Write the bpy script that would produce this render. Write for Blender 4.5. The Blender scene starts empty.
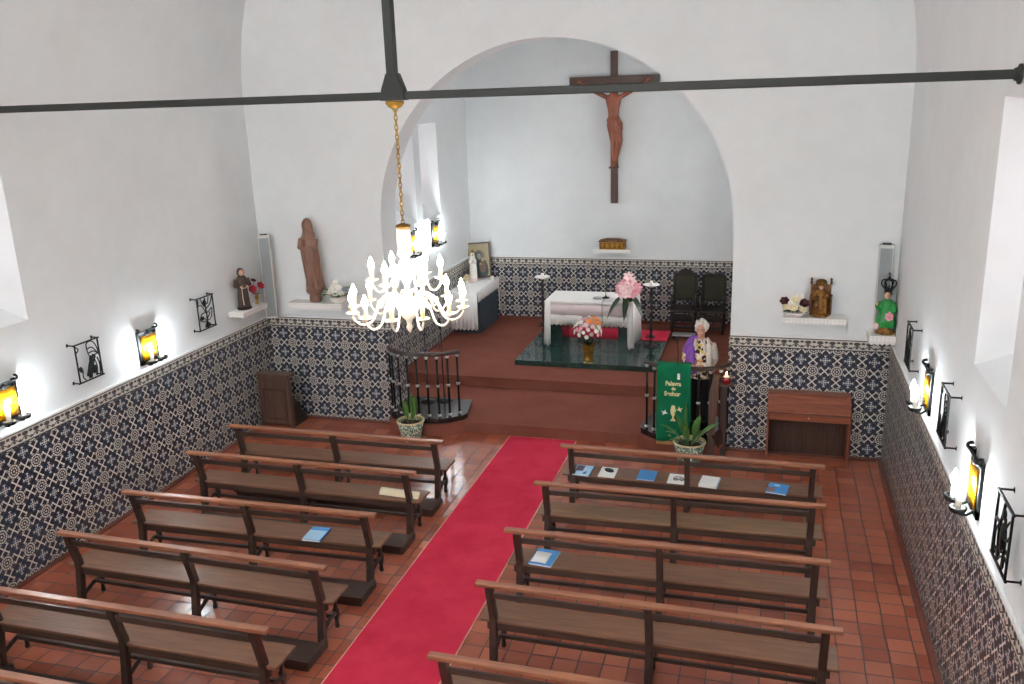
import bpy, math, random
from mathutils import Vector, Matrix, Euler
from mathutils.geometry import tessellate_polygon
random.seed(7)
PI = math.pi
sc = bpy.context.scene
COL = sc.collection

# ------------------------------------------------------------------ helpers
def lin(h):
    h = h.lstrip('#')
    o = []
    for i in (0, 2, 4):
        c = int(h[i:i+2], 16) / 255
        o.append(c/12.92 if c <= .04045 else ((c+.055)/1.055)**2.4)
    return (o[0], o[1], o[2], 1)

class MB:
    def __init__(s): s.v = []; s.f = []; s.sm = []; s.mi = []
    def add(s, vs, fs, smooth=False, mi=0):
        b = len(s.v); s.v += [tuple(v) for v in vs]
        for f in fs:
            s.f.append([b+i for i in f]); s.sm.append(smooth); s.mi.append(mi)
        return s
    def box(s, c, d, rz=0, mi=0, M=None):
        x, y, z = d[0]/2, d[1]/2, d[2]/2
        vs = [(-x,-y,-z),(x,-y,-z),(x,y,-z),(-x,y,-z),(-x,-y,z),(x,-y,z),(x,y,z),(-x,y,z)]
        R = M if M is not None else Matrix.Rotation(rz, 3, 'Z')
        vs = [R @ Vector(v) + Vector(c) for v in vs]
        return s.add(vs, [(3,2,1,0),(4,5,6,7),(0,1,5,4),(1,2,6,5),(2,3,7,6),(3,0,4,7)], False, mi)
    def bx(s, a, b, mi=0):
        return s.box([(a[i]+b[i])/2 for i in range(3)], [abs(b[i]-a[i]) for i in range(3)], 0, mi)
    def bar(s, p0, p1, w, h, mi=0, up=(0,0,1)):
        p0 = Vector(p0); p1 = Vector(p1); d = (p1-p0).normalized(); u = Vector(up)
        r = d.cross(u)
        if r.length < 1e-4: r = d.cross(Vector((0,1,0)))
        r.normalize(); u = r.cross(d)
        vs = []
        for p in (p0, p1):
            for a, b in ((-1,-1),(1,-1),(1,1),(-1,1)): vs.append(p + r*(a*w/2) + u*(b*h/2))
        return s.add(vs, [(0,1,2,3),(7,6,5,4),(1,0,4,5),(2,1,5,6),(3,2,6,7),(0,3,7,4)], False, mi)
    def tube(s, pts, r, n=8, mi=0, sq=1.0, closed=False):
        pts = [Vector(p) for p in pts]; N = len(pts)
        rs = r if isinstance(r, (list, tuple)) else [r]*N
        vs = []; prev = None
        for i, p in enumerate(pts):
            if closed: d = pts[(i+1) % N]-pts[i-1]
            else: d = pts[min(i+1, N-1)]-pts[max(i-1, 0)]
            d.normalize()
            if prev is None:
                a = d.orthogonal().normalized()
            else:
                a = prev - d*prev.dot(d)
                if a.length < 1e-5: a = d.orthogonal()
                a.normalize()
            prev = a; b = d.cross(a)
            for k in range(n):
                t = 2*PI*k/n
                vs.append(p + a*(rs[i]*math.cos(t)) + b*(rs[i]*sq*math.sin(t)))
        fs = []
        M = N if closed else N-1
        for i in range(M):
            j = (i+1) % N
            for k in range(n): fs.append((i*n+k, i*n+(k+1) % n, j*n+(k+1) % n, j*n+k))
        if not closed:
            fs.append(tuple(reversed(range(n)))); fs.append(tuple((N-1)*n+k for k in range(n)))
        return s.add(vs, fs, True, mi)
    def lathe(s, prof, c=(0,0,0), n=20, mi=0, M=None, fold=0, nf=8, cap=True):
        vs = []
        for r, z in prof:
            for k in range(n):
                t = 2*PI*k/n; rr = r*(1+fold*math.cos(nf*t))
                v = Vector((rr*math.cos(t), rr*math.sin(t), z))
                if M is not None: v = M @ v
                vs.append(v+Vector(c))
        fs = []
        for i in range(len(prof)-1):
            for k in range(n): fs.append((i*n+k, i*n+(k+1) % n, (i+1)*n+(k+1) % n, (i+1)*n+k))
        if cap: fs.append(tuple(reversed(range(n)))); fs.append(tuple((len(prof)-1)*n+k for k in range(n)))
        return s.add(vs, fs, True, mi)
    def loft(s, secs, n=24, mi=0, fold=0, nf=9, ph=0):
        # secs: (z, cx, cy, rx, ry[, fold])
        vs = []
        for q in secs:
            z, cx, cy, rx, ry = q[:5]; fo = q[5] if len(q) > 5 else fold
            for k in range(n):
                t = 2*PI*k/n; m = 1+fo*math.cos(nf*t+ph)
                vs.append((cx+rx*m*math.cos(t), cy+ry*m*math.sin(t), z))
        fs = []
        for i in range(len(secs)-1):
            for k in range(n): fs.append((i*n+k, i*n+(k+1) % n, (i+1)*n+(k+1) % n, (i+1)*n+k))
        fs.append(tuple(reversed(range(n)))); fs.append(tuple((len(secs)-1)*n+k for k in range(n)))
        return s.add(vs, fs, True, mi)
    def ball(s, c, r, n=12, m=8, mi=0, M=None):
        if not isinstance(r, (tuple, list)): r = (r, r, r)
        vs = []
        for i in range(m+1):
            p = PI*i/m
            pr = max(math.sin(p), 1e-3)
            for k in range(n):
                t = 2*PI*k/n
                v = Vector((r[0]*pr*math.cos(t), r[1]*pr*math.sin(t), -r[2]*math.cos(p)))
                if M is not None: v = M @ v
                vs.append(v+Vector(c))
        fs = []
        for i in range(m):
            for k in range(n): fs.append((i*n+k, i*n+(k+1) % n, (i+1)*n+(k+1) % n, (i+1)*n+k))
        fs.append(tuple(reversed(range(n)))); fs.append(tuple(m*n+k for k in range(n)))
        return s.add(vs, fs, True, mi)
    def prism(s, poly, a, b, axis='z', mi=0):
        # poly: 2D outline; axis z: (x,y)->z ; axis y: (x,z)->y ; axis x: (y,z)->x
        def P(p, t):
            return (p[0], p[1], t) if axis == 'z' else ((p[0], t, p[1]) if axis == 'y' else (t, p[0], p[1]))
        n = len(poly); vs = [P(p, a) for p in poly]+[P(p, b) for p in poly]
        tr = tessellate_polygon([[Vector((p[0], p[1], 0)) for p in poly]])
        fs = [tuple(t) for t in tr]+[tuple(reversed([n+i for i in t])) for t in tr]
        fs += [(i, (i+1) % n, n+(i+1) % n, n+i) for i in range(n)]
        return s.add(vs, fs, False, mi)
    def grid(s, fn, nu, nv, mi=0, smooth=True):
        vs = [fn(i/nu, j/nv) for j in range(nv+1) for i in range(nu+1)]
        fs = [(j*(nu+1)+i, j*(nu+1)+i+1, (j+1)*(nu+1)+i+1, (j+1)*(nu+1)+i) for j in range(nv) for i in range(nu)]
        return s.add(vs, fs, smooth, mi)
    def build(s, name, mat, parent=None, bevel=0, solid=0, remesh=0, smoothit=0, fixn=True):
        me = bpy.data.meshes.new(name); me.from_pydata(s.v, [], s.f)
        for m in (mat if isinstance(mat, (list, tuple)) else [mat]): me.materials.append(m)
        me.polygons.foreach_set('use_smooth', s.sm); me.polygons.foreach_set('material_index', s.mi)
        if fixn:
            import bmesh
            b = bmesh.new(); b.from_mesh(me); bmesh.ops.recalc_face_normals(b, faces=b.faces); b.to_mesh(me); b.free()
        me.update()
        o = bpy.data.objects.new(name, me); COL.objects.link(o)
        if parent is not None: o.parent = parent
        if remesh:
            m = o.modifiers.new('fuse', 'REMESH'); m.mode = 'VOXEL'; m.voxel_size = remesh; m.use_smooth_shade = True
            if smoothit:
                m = o.modifiers.new('soft', 'SMOOTH'); m.factor = .5; m.iterations = smoothit
        if solid:
            m = o.modifiers.new('thick', 'SOLIDIFY'); m.thickness = solid; m.offset = 0
        if bevel:
            m = o.modifiers.new('edge', 'BEVEL'); m.width = bevel; m.segments = 2; m.limit_method = 'ANGLE'
            m.angle_limit = math.radians(40)
        return o

def tag(o, label=None, cat=None, group=None, kind=None):
    if label: o['label'] = label
    if cat: o['category'] = cat
    if group: o['group'] = group
    if kind: o['kind'] = kind
    return o
def thing(name, label, cat, loc=(0,0,0), rz=0, group=None):
    o = bpy.data.objects.new(name, None); COL.objects.link(o); o.empty_display_size = .1
    o.location = loc; o.rotation_euler = (0, 0, rz)
    return tag(o, label, cat, group)
def dup(o, parent=None):
    c = o.copy(); COL.objects.link(c); c.parent = parent
    for ch in list(o.children): dup(ch, c)
    return c
def struct(mb, name, mat, label, **k):
    o = mb.build(name, mat, **k); o['kind'] = 'structure'; o['label'] = label; o['category'] = name.split('_')[0]
    return o
def catmull(pts, k=6, closed=False):
    P = [Vector(p) for p in pts]; n = len(P); out = []
    for i in range(n if closed else n-1):
        g = (lambda j: P[j % n]) if closed else (lambda j: P[max(0, min(n-1, j))])
        a, b, c, d = g(i-1), g(i), g(i+1), g(i+2)
        for q in range(k):
            t = q/k
            out.append(.5*((2*b)+(c-a)*t+(2*a-5*b+4*c-d)*t*t+(3*b-a-3*c+d)*t**3))
    if not closed: out.append(P[-1])
    return out

# ------------------------------------------------------------------ materials
class NT:
    def __init__(s, name):
        s.m = bpy.data.materials.new(name); s.m.use_nodes = True
        s.t = s.m.node_tree; s.t.nodes.clear()
        s.out = s.n('ShaderNodeOutputMaterial'); s.b = s.n('ShaderNodeBsdfPrincipled')
        s.l(s.b.outputs[0], s.out.inputs[0])
    def n(s, t): return s.t.nodes.new(t)
    def l(s, a, b): s.t.links.new(a, b)
    def set(s, k, v):
        if isinstance(v, X): s.l(v.s, s.b.inputs[k])
        elif hasattr(v, 'is_output'): s.l(v, s.b.inputs[k])
        else: s.b.inputs[k].default_value = v
    def math(s, op, a, b=0, c=None):
        n = s.n('ShaderNodeMath'); n.operation = op
        for i, v in enumerate((a, b) if c is None else (a, b, c)):
            if isinstance(v, X): s.l(v.s, n.inputs[i])
            else: n.inputs[i].default_value = v
        return X(s, n.outputs[0])
    def mix(s, f, a, b):
        n = s.n('ShaderNodeMix'); n.data_type = 'RGBA'
        for i, v in ((0, f), (6, a), (7, b)):
            if isinstance(v, X): s.l(v.s, n.inputs[i])
            elif hasattr(v, 'is_output'): s.l(v, n.inputs[i])
            else: n.inputs[i].default_value = v
        return n.outputs[2]
    def noise(s, scale, detail=3, vec=None, rough=.5):
        n = s.n('ShaderNodeTexNoise'); n.inputs['Scale'].default_value = scale; n.inputs['Detail'].default_value = detail
        n.inputs['Roughness'].default_value = rough
        if vec is not None: s.l(vec, n.inputs['Vector'])
        return X(s, n.outputs[0])
    def coord(s, k='Object'):
        return s.n('ShaderNodeTexCoord').outputs[k]
    def mapping(s, vec, scale=(1,1,1), loc=(0,0,0), rot=(0,0,0)):
        n = s.n('ShaderNodeMapping'); s.l(vec, n.inputs[0]); n.inputs['Scale'].default_value = scale
        n.inputs['Location'].default_value = loc; n.inputs['Rotation'].default_value = rot
        return n.outputs[0]
    def ramp(s, f, lo, hi):
        n = s.n('ShaderNodeMapRange'); n.inputs[1].default_value = lo; n.inputs[2].default_value = hi
        s.l(f.s, n.inputs[0]); return X(s, n.outputs[0])
    def bump(s, h, strength=.2, dist=.01):
        n = s.n('ShaderNodeBump'); n.inputs['Strength'].default_value = strength; n.inputs['Distance'].default_value = dist
        s.l(h.s if isinstance(h, X) else h, n.inputs['Height']); s.l(n.outputs[0], s.b.inputs['Normal'])
class X:
    def __init__(s, t, k): s.t = t; s.s = k
    def __add__(a, b): return a.t.math('ADD', a, b)
    def __radd__(a, b): return a.t.math('ADD', a, b)
    def __sub__(a, b): return a.t.math('SUBTRACT', a, b)
    def __rsub__(a, b): return a.t.math('SUBTRACT', b, a)
    def __mul__(a, b): return a.t.math('MULTIPLY', a, b)
    def __rmul__(a, b): return a.t.math('MULTIPLY', a, b)
    def __truediv__(a, b): return a.t.math('DIVIDE', a, b)
    def __lt__(a, b): return a.t.math('LESS_THAN', a, b)
    def __gt__(a, b): return a.t.math('GREATER_THAN', a, b)
    def __or__(a, b): return a.t.math('MAXIMUM', a, b)
    def __and__(a, b): return a.t.math('MINIMUM', a, b)
    def abs(a): return a.t.math('ABSOLUTE', a)
    def fr(a): return a.t.math('FRACT', a)
    def sqrt(a): return a.t.math('SQRT', a)
    def cos(a): return a.t.math('COSINE', a)

def basic(name, col, rough=.6, metal=0, var=.12, scale=6, spec=None, coat=0, bump=0):
    t = NT(name); c = lin(col)
    n = t.noise(scale, 3, t.coord())
    a = [x*(1-var) for x in c[:3]]+[1]; b = [min(1, x*(1+var)) for x in c[:3]]+[1]
    t.set('Base Color', t.mix(t.ramp(n, .3, .7), a, b)); t.set('Roughness', rough); t.set('Metallic', metal)
    if spec is not None: t.set('Specular IOR Level', spec)
    if coat: t.set('Coat Weight', coat); t.set('Coat Roughness', .12)
    if bump: t.bump(t.noise(scale*6, 3, t.coord()), bump)
    return t.m
def wood(name, c1, c2, rough=.45, axis=0, coat=.25, scale=1.0):
    t = NT(name); s = [18*scale]*3; s[axis] = 1.2*scale
    v = t.mapping(t.coord(), tuple(s))
    n = t.noise(1.6, 5, v, .6); n2 = t.noise(9, 4, t.mapping(t.coord(), tuple(x*.35 for x in s)))
    t.set('Base Color', t.mix(t.ramp(n*.65+n2*.35, .34, .66), lin(c1), lin(c2)))
    t.set('Roughness', rough); t.set('Coat Weight', coat); t.set('Coat Roughness', .25)
    t.bump(n, .12, .004)
    return t.m
def emit(name, col, strength):
    t = NT(name); t.set('Base Color', lin(col)); t.set('Emission Color', lin(col)); t.set('Emission Strength', strength)
    return t.m
M = {}
def plaster(name, col, var=.05):
    t = NT(name); c = lin(col)
    n = t.noise(.9, 5, t.coord(), .6); n2 = t.noise(5, 4, t.coord())
    a = [x*(1-var) for x in c[:3]]+[1]; b = [min(1, x*(1+var*.5)) for x in c[:3]]+[1]
    t.set('Base Color', t.mix(t.ramp(n*.7+n2*.3, .35, .65), a, b)); t.set('Roughness', .85); t.set('Specular IOR Level', .2)
    t.bump(t.noise(14, 4, t.coord()), .06, .02)
    return t.m
M['plaster'] = plaster('white_plaster', 'e1e5e6')
M['ledge'] = plaster('ledge_plaster', 'e6e8e8', .03)

TP = .2925
def azulejo(name, pu, pv, zb, zt):
    t = NT(name)
    g = t.n('ShaderNodeNewGeometry'); sp = t.n('ShaderNodeSeparateXYZ'); t.l(g.outputs['Position'], sp.inputs[0])
    x = X(t, sp.outputs[0]); y = X(t, sp.outputs[1]); z = X(t, sp.outputs[2])
    u = (x+y)/TP-pu/TP; v = z/TP-pv/TP
    a = (u+.5).fr()-.5; b = (v+.5).fr()-.5
    r = (a*a+b*b).sqrt(); th = t.math('ARCTAN2', b, a)
    c8 = (th*8.0).cos(); c16 = (th*16.0).cos()
    ros = (((r-.213).abs() < .030) & (c16 > -.8)) | (((r-.118).abs() < .026) & (c8 > -.6)) | (r < .038)
    s1 = (a+b).fr()-.5; t1 = (a-b).fr()-.5
    sa = s1.abs(); ta = t1.abs(); mn = sa & ta; mx = sa | ta
    arm = (mn < .036) & (mx < .36)
    d1 = ((mx-.315)*(mx-.315)+mn*mn).sqrt()
    cross = arm | (d1 < .066) | ((mx+mn) < .09)
    a2 = u.fr()-.5; b2 = v.fr()-.5; aa = a2.abs(); bb = b2.abs(); r2 = (a2*a2+b2*b2).sqrt()
    th2 = t.math('ARCTAN2', b2, a2)
    star = (((aa & bb) < .015) & ((aa | bb) < .215)) | (((r2-.10).abs() < .015) & ((th2*8.0).cos() > -.3)) | (((r2-.195).abs() < .018) & ((th2*4.0).cos() > .45))
    corner = ((r-.295).abs() < .017) & ((th*8.0).cos() < -.2)
    white = ros | cross | star | corner
    blue = (r2 < .20)
    nz = t.noise(7, 3, t.coord())
    fine = t.noise(60, 2, t.coord())
    base = t.mix(blue*(nz*.8+.15), t.mix(nz, lin('1f2431'), lin('2c3448')), lin('3d5470'))
    field = t.mix(white*(fine*.35+.72), base, lin('e2dccf'))
    # grout lines on the half pitch
    gu = (u*2.0+.5).fr()-.5; gv = (v*2.0+.5).fr()-.5
    # lines between tiles run through motif centres shifted by a quarter
    hu = (u*2.0).fr()-.5; hv = (v*2.0).fr()-.5
    gr = (((hu.abs()) < .008) | ((hv.abs()) < .012))*.35
    field = t.mix(gr, field, lin('a9a9a6'))
    # border
    w = (z-zb)/(zt-zb); p = (u*2.0).fr()-.5
    e1 = ((p/.27)*(p/.27)+((w-.66)/.15)*((w-.66)/.15)) < 1.0
    p2 = (u*2.0+.5).fr()-.5
    e2 = (p2/.16)*(p2/.16)+((w-.70)/.10)*((w-.70)/.10) < 1.0
    sc1 = (w-(.34+.12*(p*2*PI).cos())).abs() < .05
    e3 = ((p/.12)*(p/.12)+((w-.30)/.10)*((w-.30)/.10)) < 1.0
    ln = (w < .10) | (w > .90)
    e4 = ((p2.abs() < .10) & ((w-.28).abs() < .09))
    dark = e1 | e2 | sc1 | e3 | ln | e4
    bord = t.mix(dark*.92, lin('cdc8bc'), t.mix(nz, lin('1d2130'), lin('2c313b')))
    col = t.mix(z > zb, field, bord)
    t.set('Base Color', col); t.set('Roughness', .3); t.set('Specular IOR Level', .45)
    return t.m

def floor_mat():
    t = NT('terracotta_tiles'); v = t.coord('Object')
    wv = t.n('ShaderNodeVectorMath'); wv.operation = 'MULTIPLY_ADD'
    nn = t.n('ShaderNodeTexNoise'); nn.inputs['Scale'].default_value = 1.3; t.l(v, nn.inputs['Vector'])
    t.l(nn.outputs['Color'], wv.inputs[0]); wv.inputs[1].default_value = (.035, .035, 0); t.l(v, wv.inputs[2])
    br = t.n('ShaderNodeTexBrick'); t.l(wv.outputs[0], br.inputs['Vector'])
    br.offset = 0; br.inputs['Scale'].default_value = 1; br.inputs['Brick Width'].default_value = .212; br.inputs['Row Height'].default_value = .188
    br.inputs['Mortar Size'].default_value = .007; br.inputs['Mortar Smooth'].default_value = .3; br.inputs['Bias'].default_value = .1
    br.inputs['Color1'].default_value = lin('bb6c50'); br.inputs['Color2'].default_value = lin('98503d'); br.inputs['Mortar'].default_value = lin('3a231c')
    n = t.noise(1.1, 3, v, .5); n2 = t.noise(11, 2, v)
    c = t.mix(t.ramp(n, .3, .8)*.3, br.outputs['Color'], lin('7f4433'))
    c = t.mix(t.ramp(n2, .2, .9)*.10, c, lin('b87a60'))
    t.set('Base Color', c)
    t.set('Roughness', X(t, br.outputs['Fac'])*.45+.2); t.set('Specular IOR Level', .5)
    mh = X(t, br.outputs['Fac'])*-1.0+n*.4
    t.bump(mh, .35, .01)
    return t.m
M['floor'] = floor_mat()
def carpet_mat(name, c1, c2, sc_=2.2, bump=.5):
    t = NT(name); v = t.coord()
    n = t.noise(sc_, 5, v, .65); f = t.noise(160, 2, v)
    t.set('Base Color', t.mix(t.ramp(n*.75+f*.25, .35, .65), lin(c1), lin(c2))); t.set('Roughness', .95); t.set('Specular IOR Level', .1)
    t.bump(f, bump, .004)
    return t.m
M['red'] = carpet_mat('red_carpet', 'c42c46', 'd63d55')
M['red_edge'] = basic('carpet_binding', 'd9a58f', .9)
M['brown'] = carpet_mat('brown_carpet', '784639', '865245', 1.6)
M['base'] = basic('baseboard_tile', '6f3a2c', .4, var=.2, scale=3)
M['rail'] = wood('pew_rail_wood', '824e37', 'a66c4b', .42)
M['seat'] = wood('pew_seat_wood', '634331', '80593f', .5, coat=.1)
M['seat2'] = wood('pew_seat_wood_pale', '65492f', '846447', .5, coat=.1)
M['frame'] = wood('pew_frame_wood', '2e1f18', '45322a', .5, 2)
M['framex'] = wood('pew_frame_wood_long', '33231d', '4a352b', .5, 0)
M['dkwood'] = wood('dark_wood', '3a2720', '553a2e', .5, 2)
M['redwood'] = wood('reddish_wood', '6e3826', '96543a', .4, 0)
M['stand'] = wood('prayer_stand_wood', '4a372e', '664d41', .45, 2)
M['blackwood'] = wood('blackened_wood', '17120f', '2b211c', .45, 2)
M['iron'] = basic('black_iron', '1d201f', .45, .6, .2, 20)
M['rod'] = basic('painted_iron', '2a2e2b', .55, .2, .12, 8)
M['blk'] = basic('black_stone', '16181b', .15, 0, .3, 5, coat=.6)
M['brass'] = basic('brass', 'b08a3c', .3, .9, .2, 12)
M['olbrass'] = basic('old_brass', '8a6a34', .35, .9, .25, 14)
M['gold'] = basic('gilded_wood', '8c6230', .4, .7, .55, 24, bump=.6)
M['goldd'] = basic('dull_gilding', '6e4b2e', .45, .5, .5, 22, bump=.6)
M['enamel'] = basic('cream_enamel', 'efe9d8', .35, 0, .04, 10, coat=.3)
M['cand'] = basic('candle_sleeve', 'f0dcae', .5, 0, .05)
M['wax'] = basic('white_wax', 'f2eee4', .45, 0, .03)
M['bulb'] = emit('lit_bulb', 'fff6ea', 70)
M['bulbs'] = emit('lit_sconce_bulb', 'f2faff', 170)
M['flame'] = emit('candle_flame', 'ffb45a', 30)
def amber():
    t = NT('amber_glass'); v = t.coord()
    n = t.noise(22, 4, v, .7)
    t.set('Base Color', t.mix(t.ramp(n, .35, .65), lin('d98a06'), lin('f7c31e'))); t.set('Roughness', .18)
    t.set('Transmission Weight', .25); t.set('Coat Weight', .4)
    return t.m
M['amber'] = amber()
M['cloth'] = basic('white_linen', 'f0eeec', .9, 0, .03, 8, spec=.1, bump=.05)
M['pinkcloth'] = basic('underlay_linen', 'ecdfdf', .9, 0, .03, 8, spec=.1)
def lace():
    t = NT('lace'); v = t.coord(); sp = t.n('ShaderNodeSeparateXYZ'); t.l(v, sp.inputs[0])
    x = X(t, sp.outputs[0])+X(t, sp.outputs[1]); z = X(t, sp.outputs[2])
    a = (x/.045).fr()-.5; b = (z/.045).fr()-.5; r = (a*a+b*b).sqrt()
    h = ((r-.3).abs() < .07)
    t.set('Base Color', t.mix(h*.6, lin('efedea'), lin('b9b3ae'))); t.set('Roughness', .9)
    return t.m
M['lace'] = lace()
M['green'] = basic('green_banner_cloth', '0c6b48', .85, 0, .15, 5, spec=.2)
M['fringe'] = basic('gold_fringe', 'b98a55', .8, 0, .25, 60)
M['thread'] = basic('gold_thread', 'e6d7a0', .6, 0, .1, 40)
M['threadw'] = basic('white_thread', 'f2f4f0', .6, 0, .05, 40)
M['threado'] = basic('olive_thread', '7d8a5c', .7, 0, .1, 40)
def marble():
    t = NT('green_marble'); v = t.coord()
    n = t.noise(2.4, 8, v, .7); n2 = t.noise(9, 6, t.mapping(v, (1, 2.5, 1)), .7)
    c = t.mix(t.ramp(n, .3, .7), lin('16302e'), lin('2a4a46')); c = t.mix(t.ramp(n2, .55, .75)*.35, c, lin('5d7a74'))
    t.set('Base Color', c); t.set('Roughness', .12); t.set('Coat Weight', .5); t.set('Coat Roughness', .05)
    return t.m
M['marble'] = marble()
M['bluegrey'] = basic('dark_slate_panel', '39454f', .6, 0, .12, 3)
M['leaf'] = basic('plant_leaf', '4f7a36', .4, 0, .3, 9, coat=.15)
M['leafd'] = basic('dark_leaf', '22371f', .4, 0, .3, 9)
M['soil'] = basic('soil', '2f211a', .95, 0, .3, 40)
def pot():
    t = NT('glazed_green_pot'); v = t.coord(); n = t.n('ShaderNodeTexVoronoi'); t.l(v, n.inputs['Vector']); n.inputs['Scale'].default_value = 42
    d = X(t, n.outputs['Distance']); m = t.noise(18, 4, v)
    c = t.mix(d > .56, lin('5b7a68'), lin('d3d5c2')); c = t.mix((m > .55)*.6, c, lin('2c4640'))
    t.set('Base Color', c); t.set('Roughness', .3); return t.m
M['pot'] = pot()
M['potrim'] = basic('pot_rim', 'c9b98f', .4, 0, .2, 20)
M['pink'] = basic('pink_petal', 'e6a3ae', .6, 0, .2, 30)
M['pinkl'] = basic('pale_pink_petal', 'f3d3d3', .6, 0, .1, 30)
M['white'] = basic('white_petal', 'f4efe6', .6, 0, .06, 30)
M['cream'] = basic('cream_petal', 'ece0be', .6, 0, .1, 30)
M['orange'] = basic('orange_petal', 'e0813a', .6, 0, .15, 30)
M['redp'] = basic('red_petal', 'b01e33', .6, 0, .2, 30)
M['maroon'] = basic('maroon_petal', '4a1720', .6, 0, .2, 30)
M['magenta'] = basic('dark_pink_petal', 'a8456a', .6, 0, .2, 30)
M['carved'] = wood('carved_wood', '684838', '8a6350', .45, 2)
M['corpus'] = wood('corpus_wood', '7a3d26', '9c5638', .4, 2)
M['cross'] = wood('cross_wood', '402c25', '5a3f34', .5, 2)
M['habit'] = basic('brown_habit_paint', '43332b', .55, 0, .2, 14)
M['skin'] = basic('skin', 'd9a38d', .5, 0, .06, 20)
M['paintskin'] = basic('painted_skin', 'd8aa8c', .4, 0, .05, 20)
M['rope'] = basic('cord_paint', 'd8d2bf', .6)
M['greenrobe'] = basic('green_robe', '1f8a3f', .45, 0, .3, 18)
M['black'] = basic('black_plastic', '141414', .4, 0, .1)
M['hairdk'] = basic('dark_hair', '241a16', .6)
M['spk'] = basic('speaker_body', 'c9c8c4', .5, .1, .03)
M['grille'] = basic('speaker_grille', '8d9294', .6, .2, .1, 90)
M['chrome'] = basic('chrome', 'c8c8c8', .2, 1, .05)
M['leather'] = basic('olive_leather', '2a2c1b', .4, 0, .25, 7)
M['silver'] = basic('silver_metal', 'b9bbb8', .35, .7, .1)
M['paper'] = basic('white_paper', 'eef0ee', .7, 0, .03)
M['blue'] = basic('blue_cover', '3f8fd0', .45, 0, .08, 10)
M['blued'] = basic('dark_blue_edge', '1d4f8c', .5)
M['bluel'] = basic('pale_blue_cover', 'a9d3ee', .45, 0, .08, 20)
M['mat'] = basic('cream_mat', 'e8dcbf', .8, 0, .06, 14)
M['redglass'] = basic('red_glass', '8c1a1c', .15, 0, .2, 10, coat=.5)
M['photo'] = basic('printed_photo', '8a6a62', .5, 0, .6, 90)
M['photo2'] = basic('printed_photo_dark', '56405a', .5, 0, .7, 110)

# ------------------------------------------------------------------ room
XL, XR, YF, YB0 = -4.392, 4.393, 11.377, -3.0
R0, ZS = 4.392, 4.70
AX, AR, AZ = .02, 2.42, 2.95       # chancel arch
YC0, YC1 = 11.877, 16.5            # chancel depth
CX0, CX1 = -2.85, 2.88
Z1, Z2 = .168, .333

def wall_x(name, xin, sgn, y0, y1, z0, z1, wins, label, depth=.62, splay=(.17, .32, .12)):
    mb = MB(); xo = xin+sgn*depth
    def plane(x, holes):
        ys = sorted({y0, y1}|{h[0] for h in holes}|{h[1] for h in holes}); zs = sorted({z0, z1}|{h[2] for h in holes}|{h[3] for h in holes})
        for i in range(len(ys)-1):
            for j in range(len(zs)-1):
                cy, cz = (ys[i]+ys[i+1])/2, (zs[j]+zs[j+1])/2
                if any(h[0] < cy < h[1] and h[2] < cz < h[3] for h in holes): continue
                mb.add([(x, ys[i], zs[j]), (x, ys[i+1], zs[j]), (x, ys[i+1], zs[j+1]), (x, ys[i], zs[j+1])], [(0, 1, 2, 3)])
    outs = [(w[0]+splay[0], w[1]-splay[0], w[2]+splay[1], w[3]-splay[2]) for w in wins]
    plane(xin, wins); plane(xo, outs)
    for a, b in zip(wins, outs):
        A = [(xin, a[0], a[2]), (xin, a[1], a[2]), (xin, a[1], a[3]), (xin, a[0], a[3])]
        B = [(xo, b[0], b[2]), (xo, b[1], b[2]), (xo, b[1], b[3]), (xo, b[0], b[3])]
        mb.add(A+B, [(i, (i+1) % 4, 4+(i+1) % 4, 4+i) for i in range(4)])
    R = [(y0, z0), (y1, z0), (y1, z1), (y0, z1)]
    mb.add([(xin, *p) for p in R]+[(xo, *p) for p in R], [(i, (i+1) % 4, 4+(i+1) % 4, 4+i) for i in range(4)])
    struct(mb, name, M['plaster'], label, fixn=False)
    return [(xo, *o) for o in outs]
WN = (6.0, 7.0, 2.63, 4.57); WN_ADDED = (.6, 1.6, 2.63, 4.57)  # second opening is unseen, added toward the rear for more daylight
WOUT = []
WOUT += [(-1, w) for w in wall_x('wall_left', XL, -1, YB0, YF+.5, -.1, ZS, [WN_ADDED, WN], 'white plastered left wall of the nave')]
WOUT += [(1, w) for w in wall_x('wall_right', XR, 1, YB0, YF+.5, -.1, ZS, [WN_ADDED, WN], 'white plastered right wall of the nave')]
WOUT += [(-1, w) for w in wall_x('wall_chancel_left', CX0, -1, YC0, YC1, 0, 6.3, [(12.95, 13.80, 2.66, 4.25), (14.07, 14.91, 2.66, 4.25)], 'white chancel side wall with two tall splayed windows', depth=.5, splay=(.12, .3, .1))]
WOUT += [(1, w) for w in wall_x('wall_chancel_right', CX1, 1, YC0, YC1, 0, 6.3, [(12.95, 13.80, 2.66, 4.25), (14.07, 14.91, 2.66, 4.25)], 'white chancel wall on the right, mostly behind the arch', depth=.5, splay=(.12, .3, .1))]
arc = [(AX+AR*math.cos(PI*i/48), AZ+AR*math.sin(PI*i/48)) for i in range(49)]
poly = [(5.2, -.1), (AX+AR, -.1)]+arc+[(AX-AR, -.1), (-5.2, -.1), (-5.2, 10), (5.2, 10)]
struct(MB().prism(poly, YF, YC0, 'y'), 'wall_front', M['plaster'], 'white front wall of the nave with the round chancel arch')
struct(MB().bx((CX0-.5, YC1, 0), (CX1+.5, YC1+.3, 6.3)), 'wall_chancel_back', M['plaster'], 'white chancel back wall behind crucifix and altar')
struct(MB().bx((CX0-.5, YC0, 6.3), (CX1+.5, YC1+.3, 6.5)), 'ceiling_chancel', M['plaster'], 'white flat chancel ceiling above the crucifix')
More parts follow.
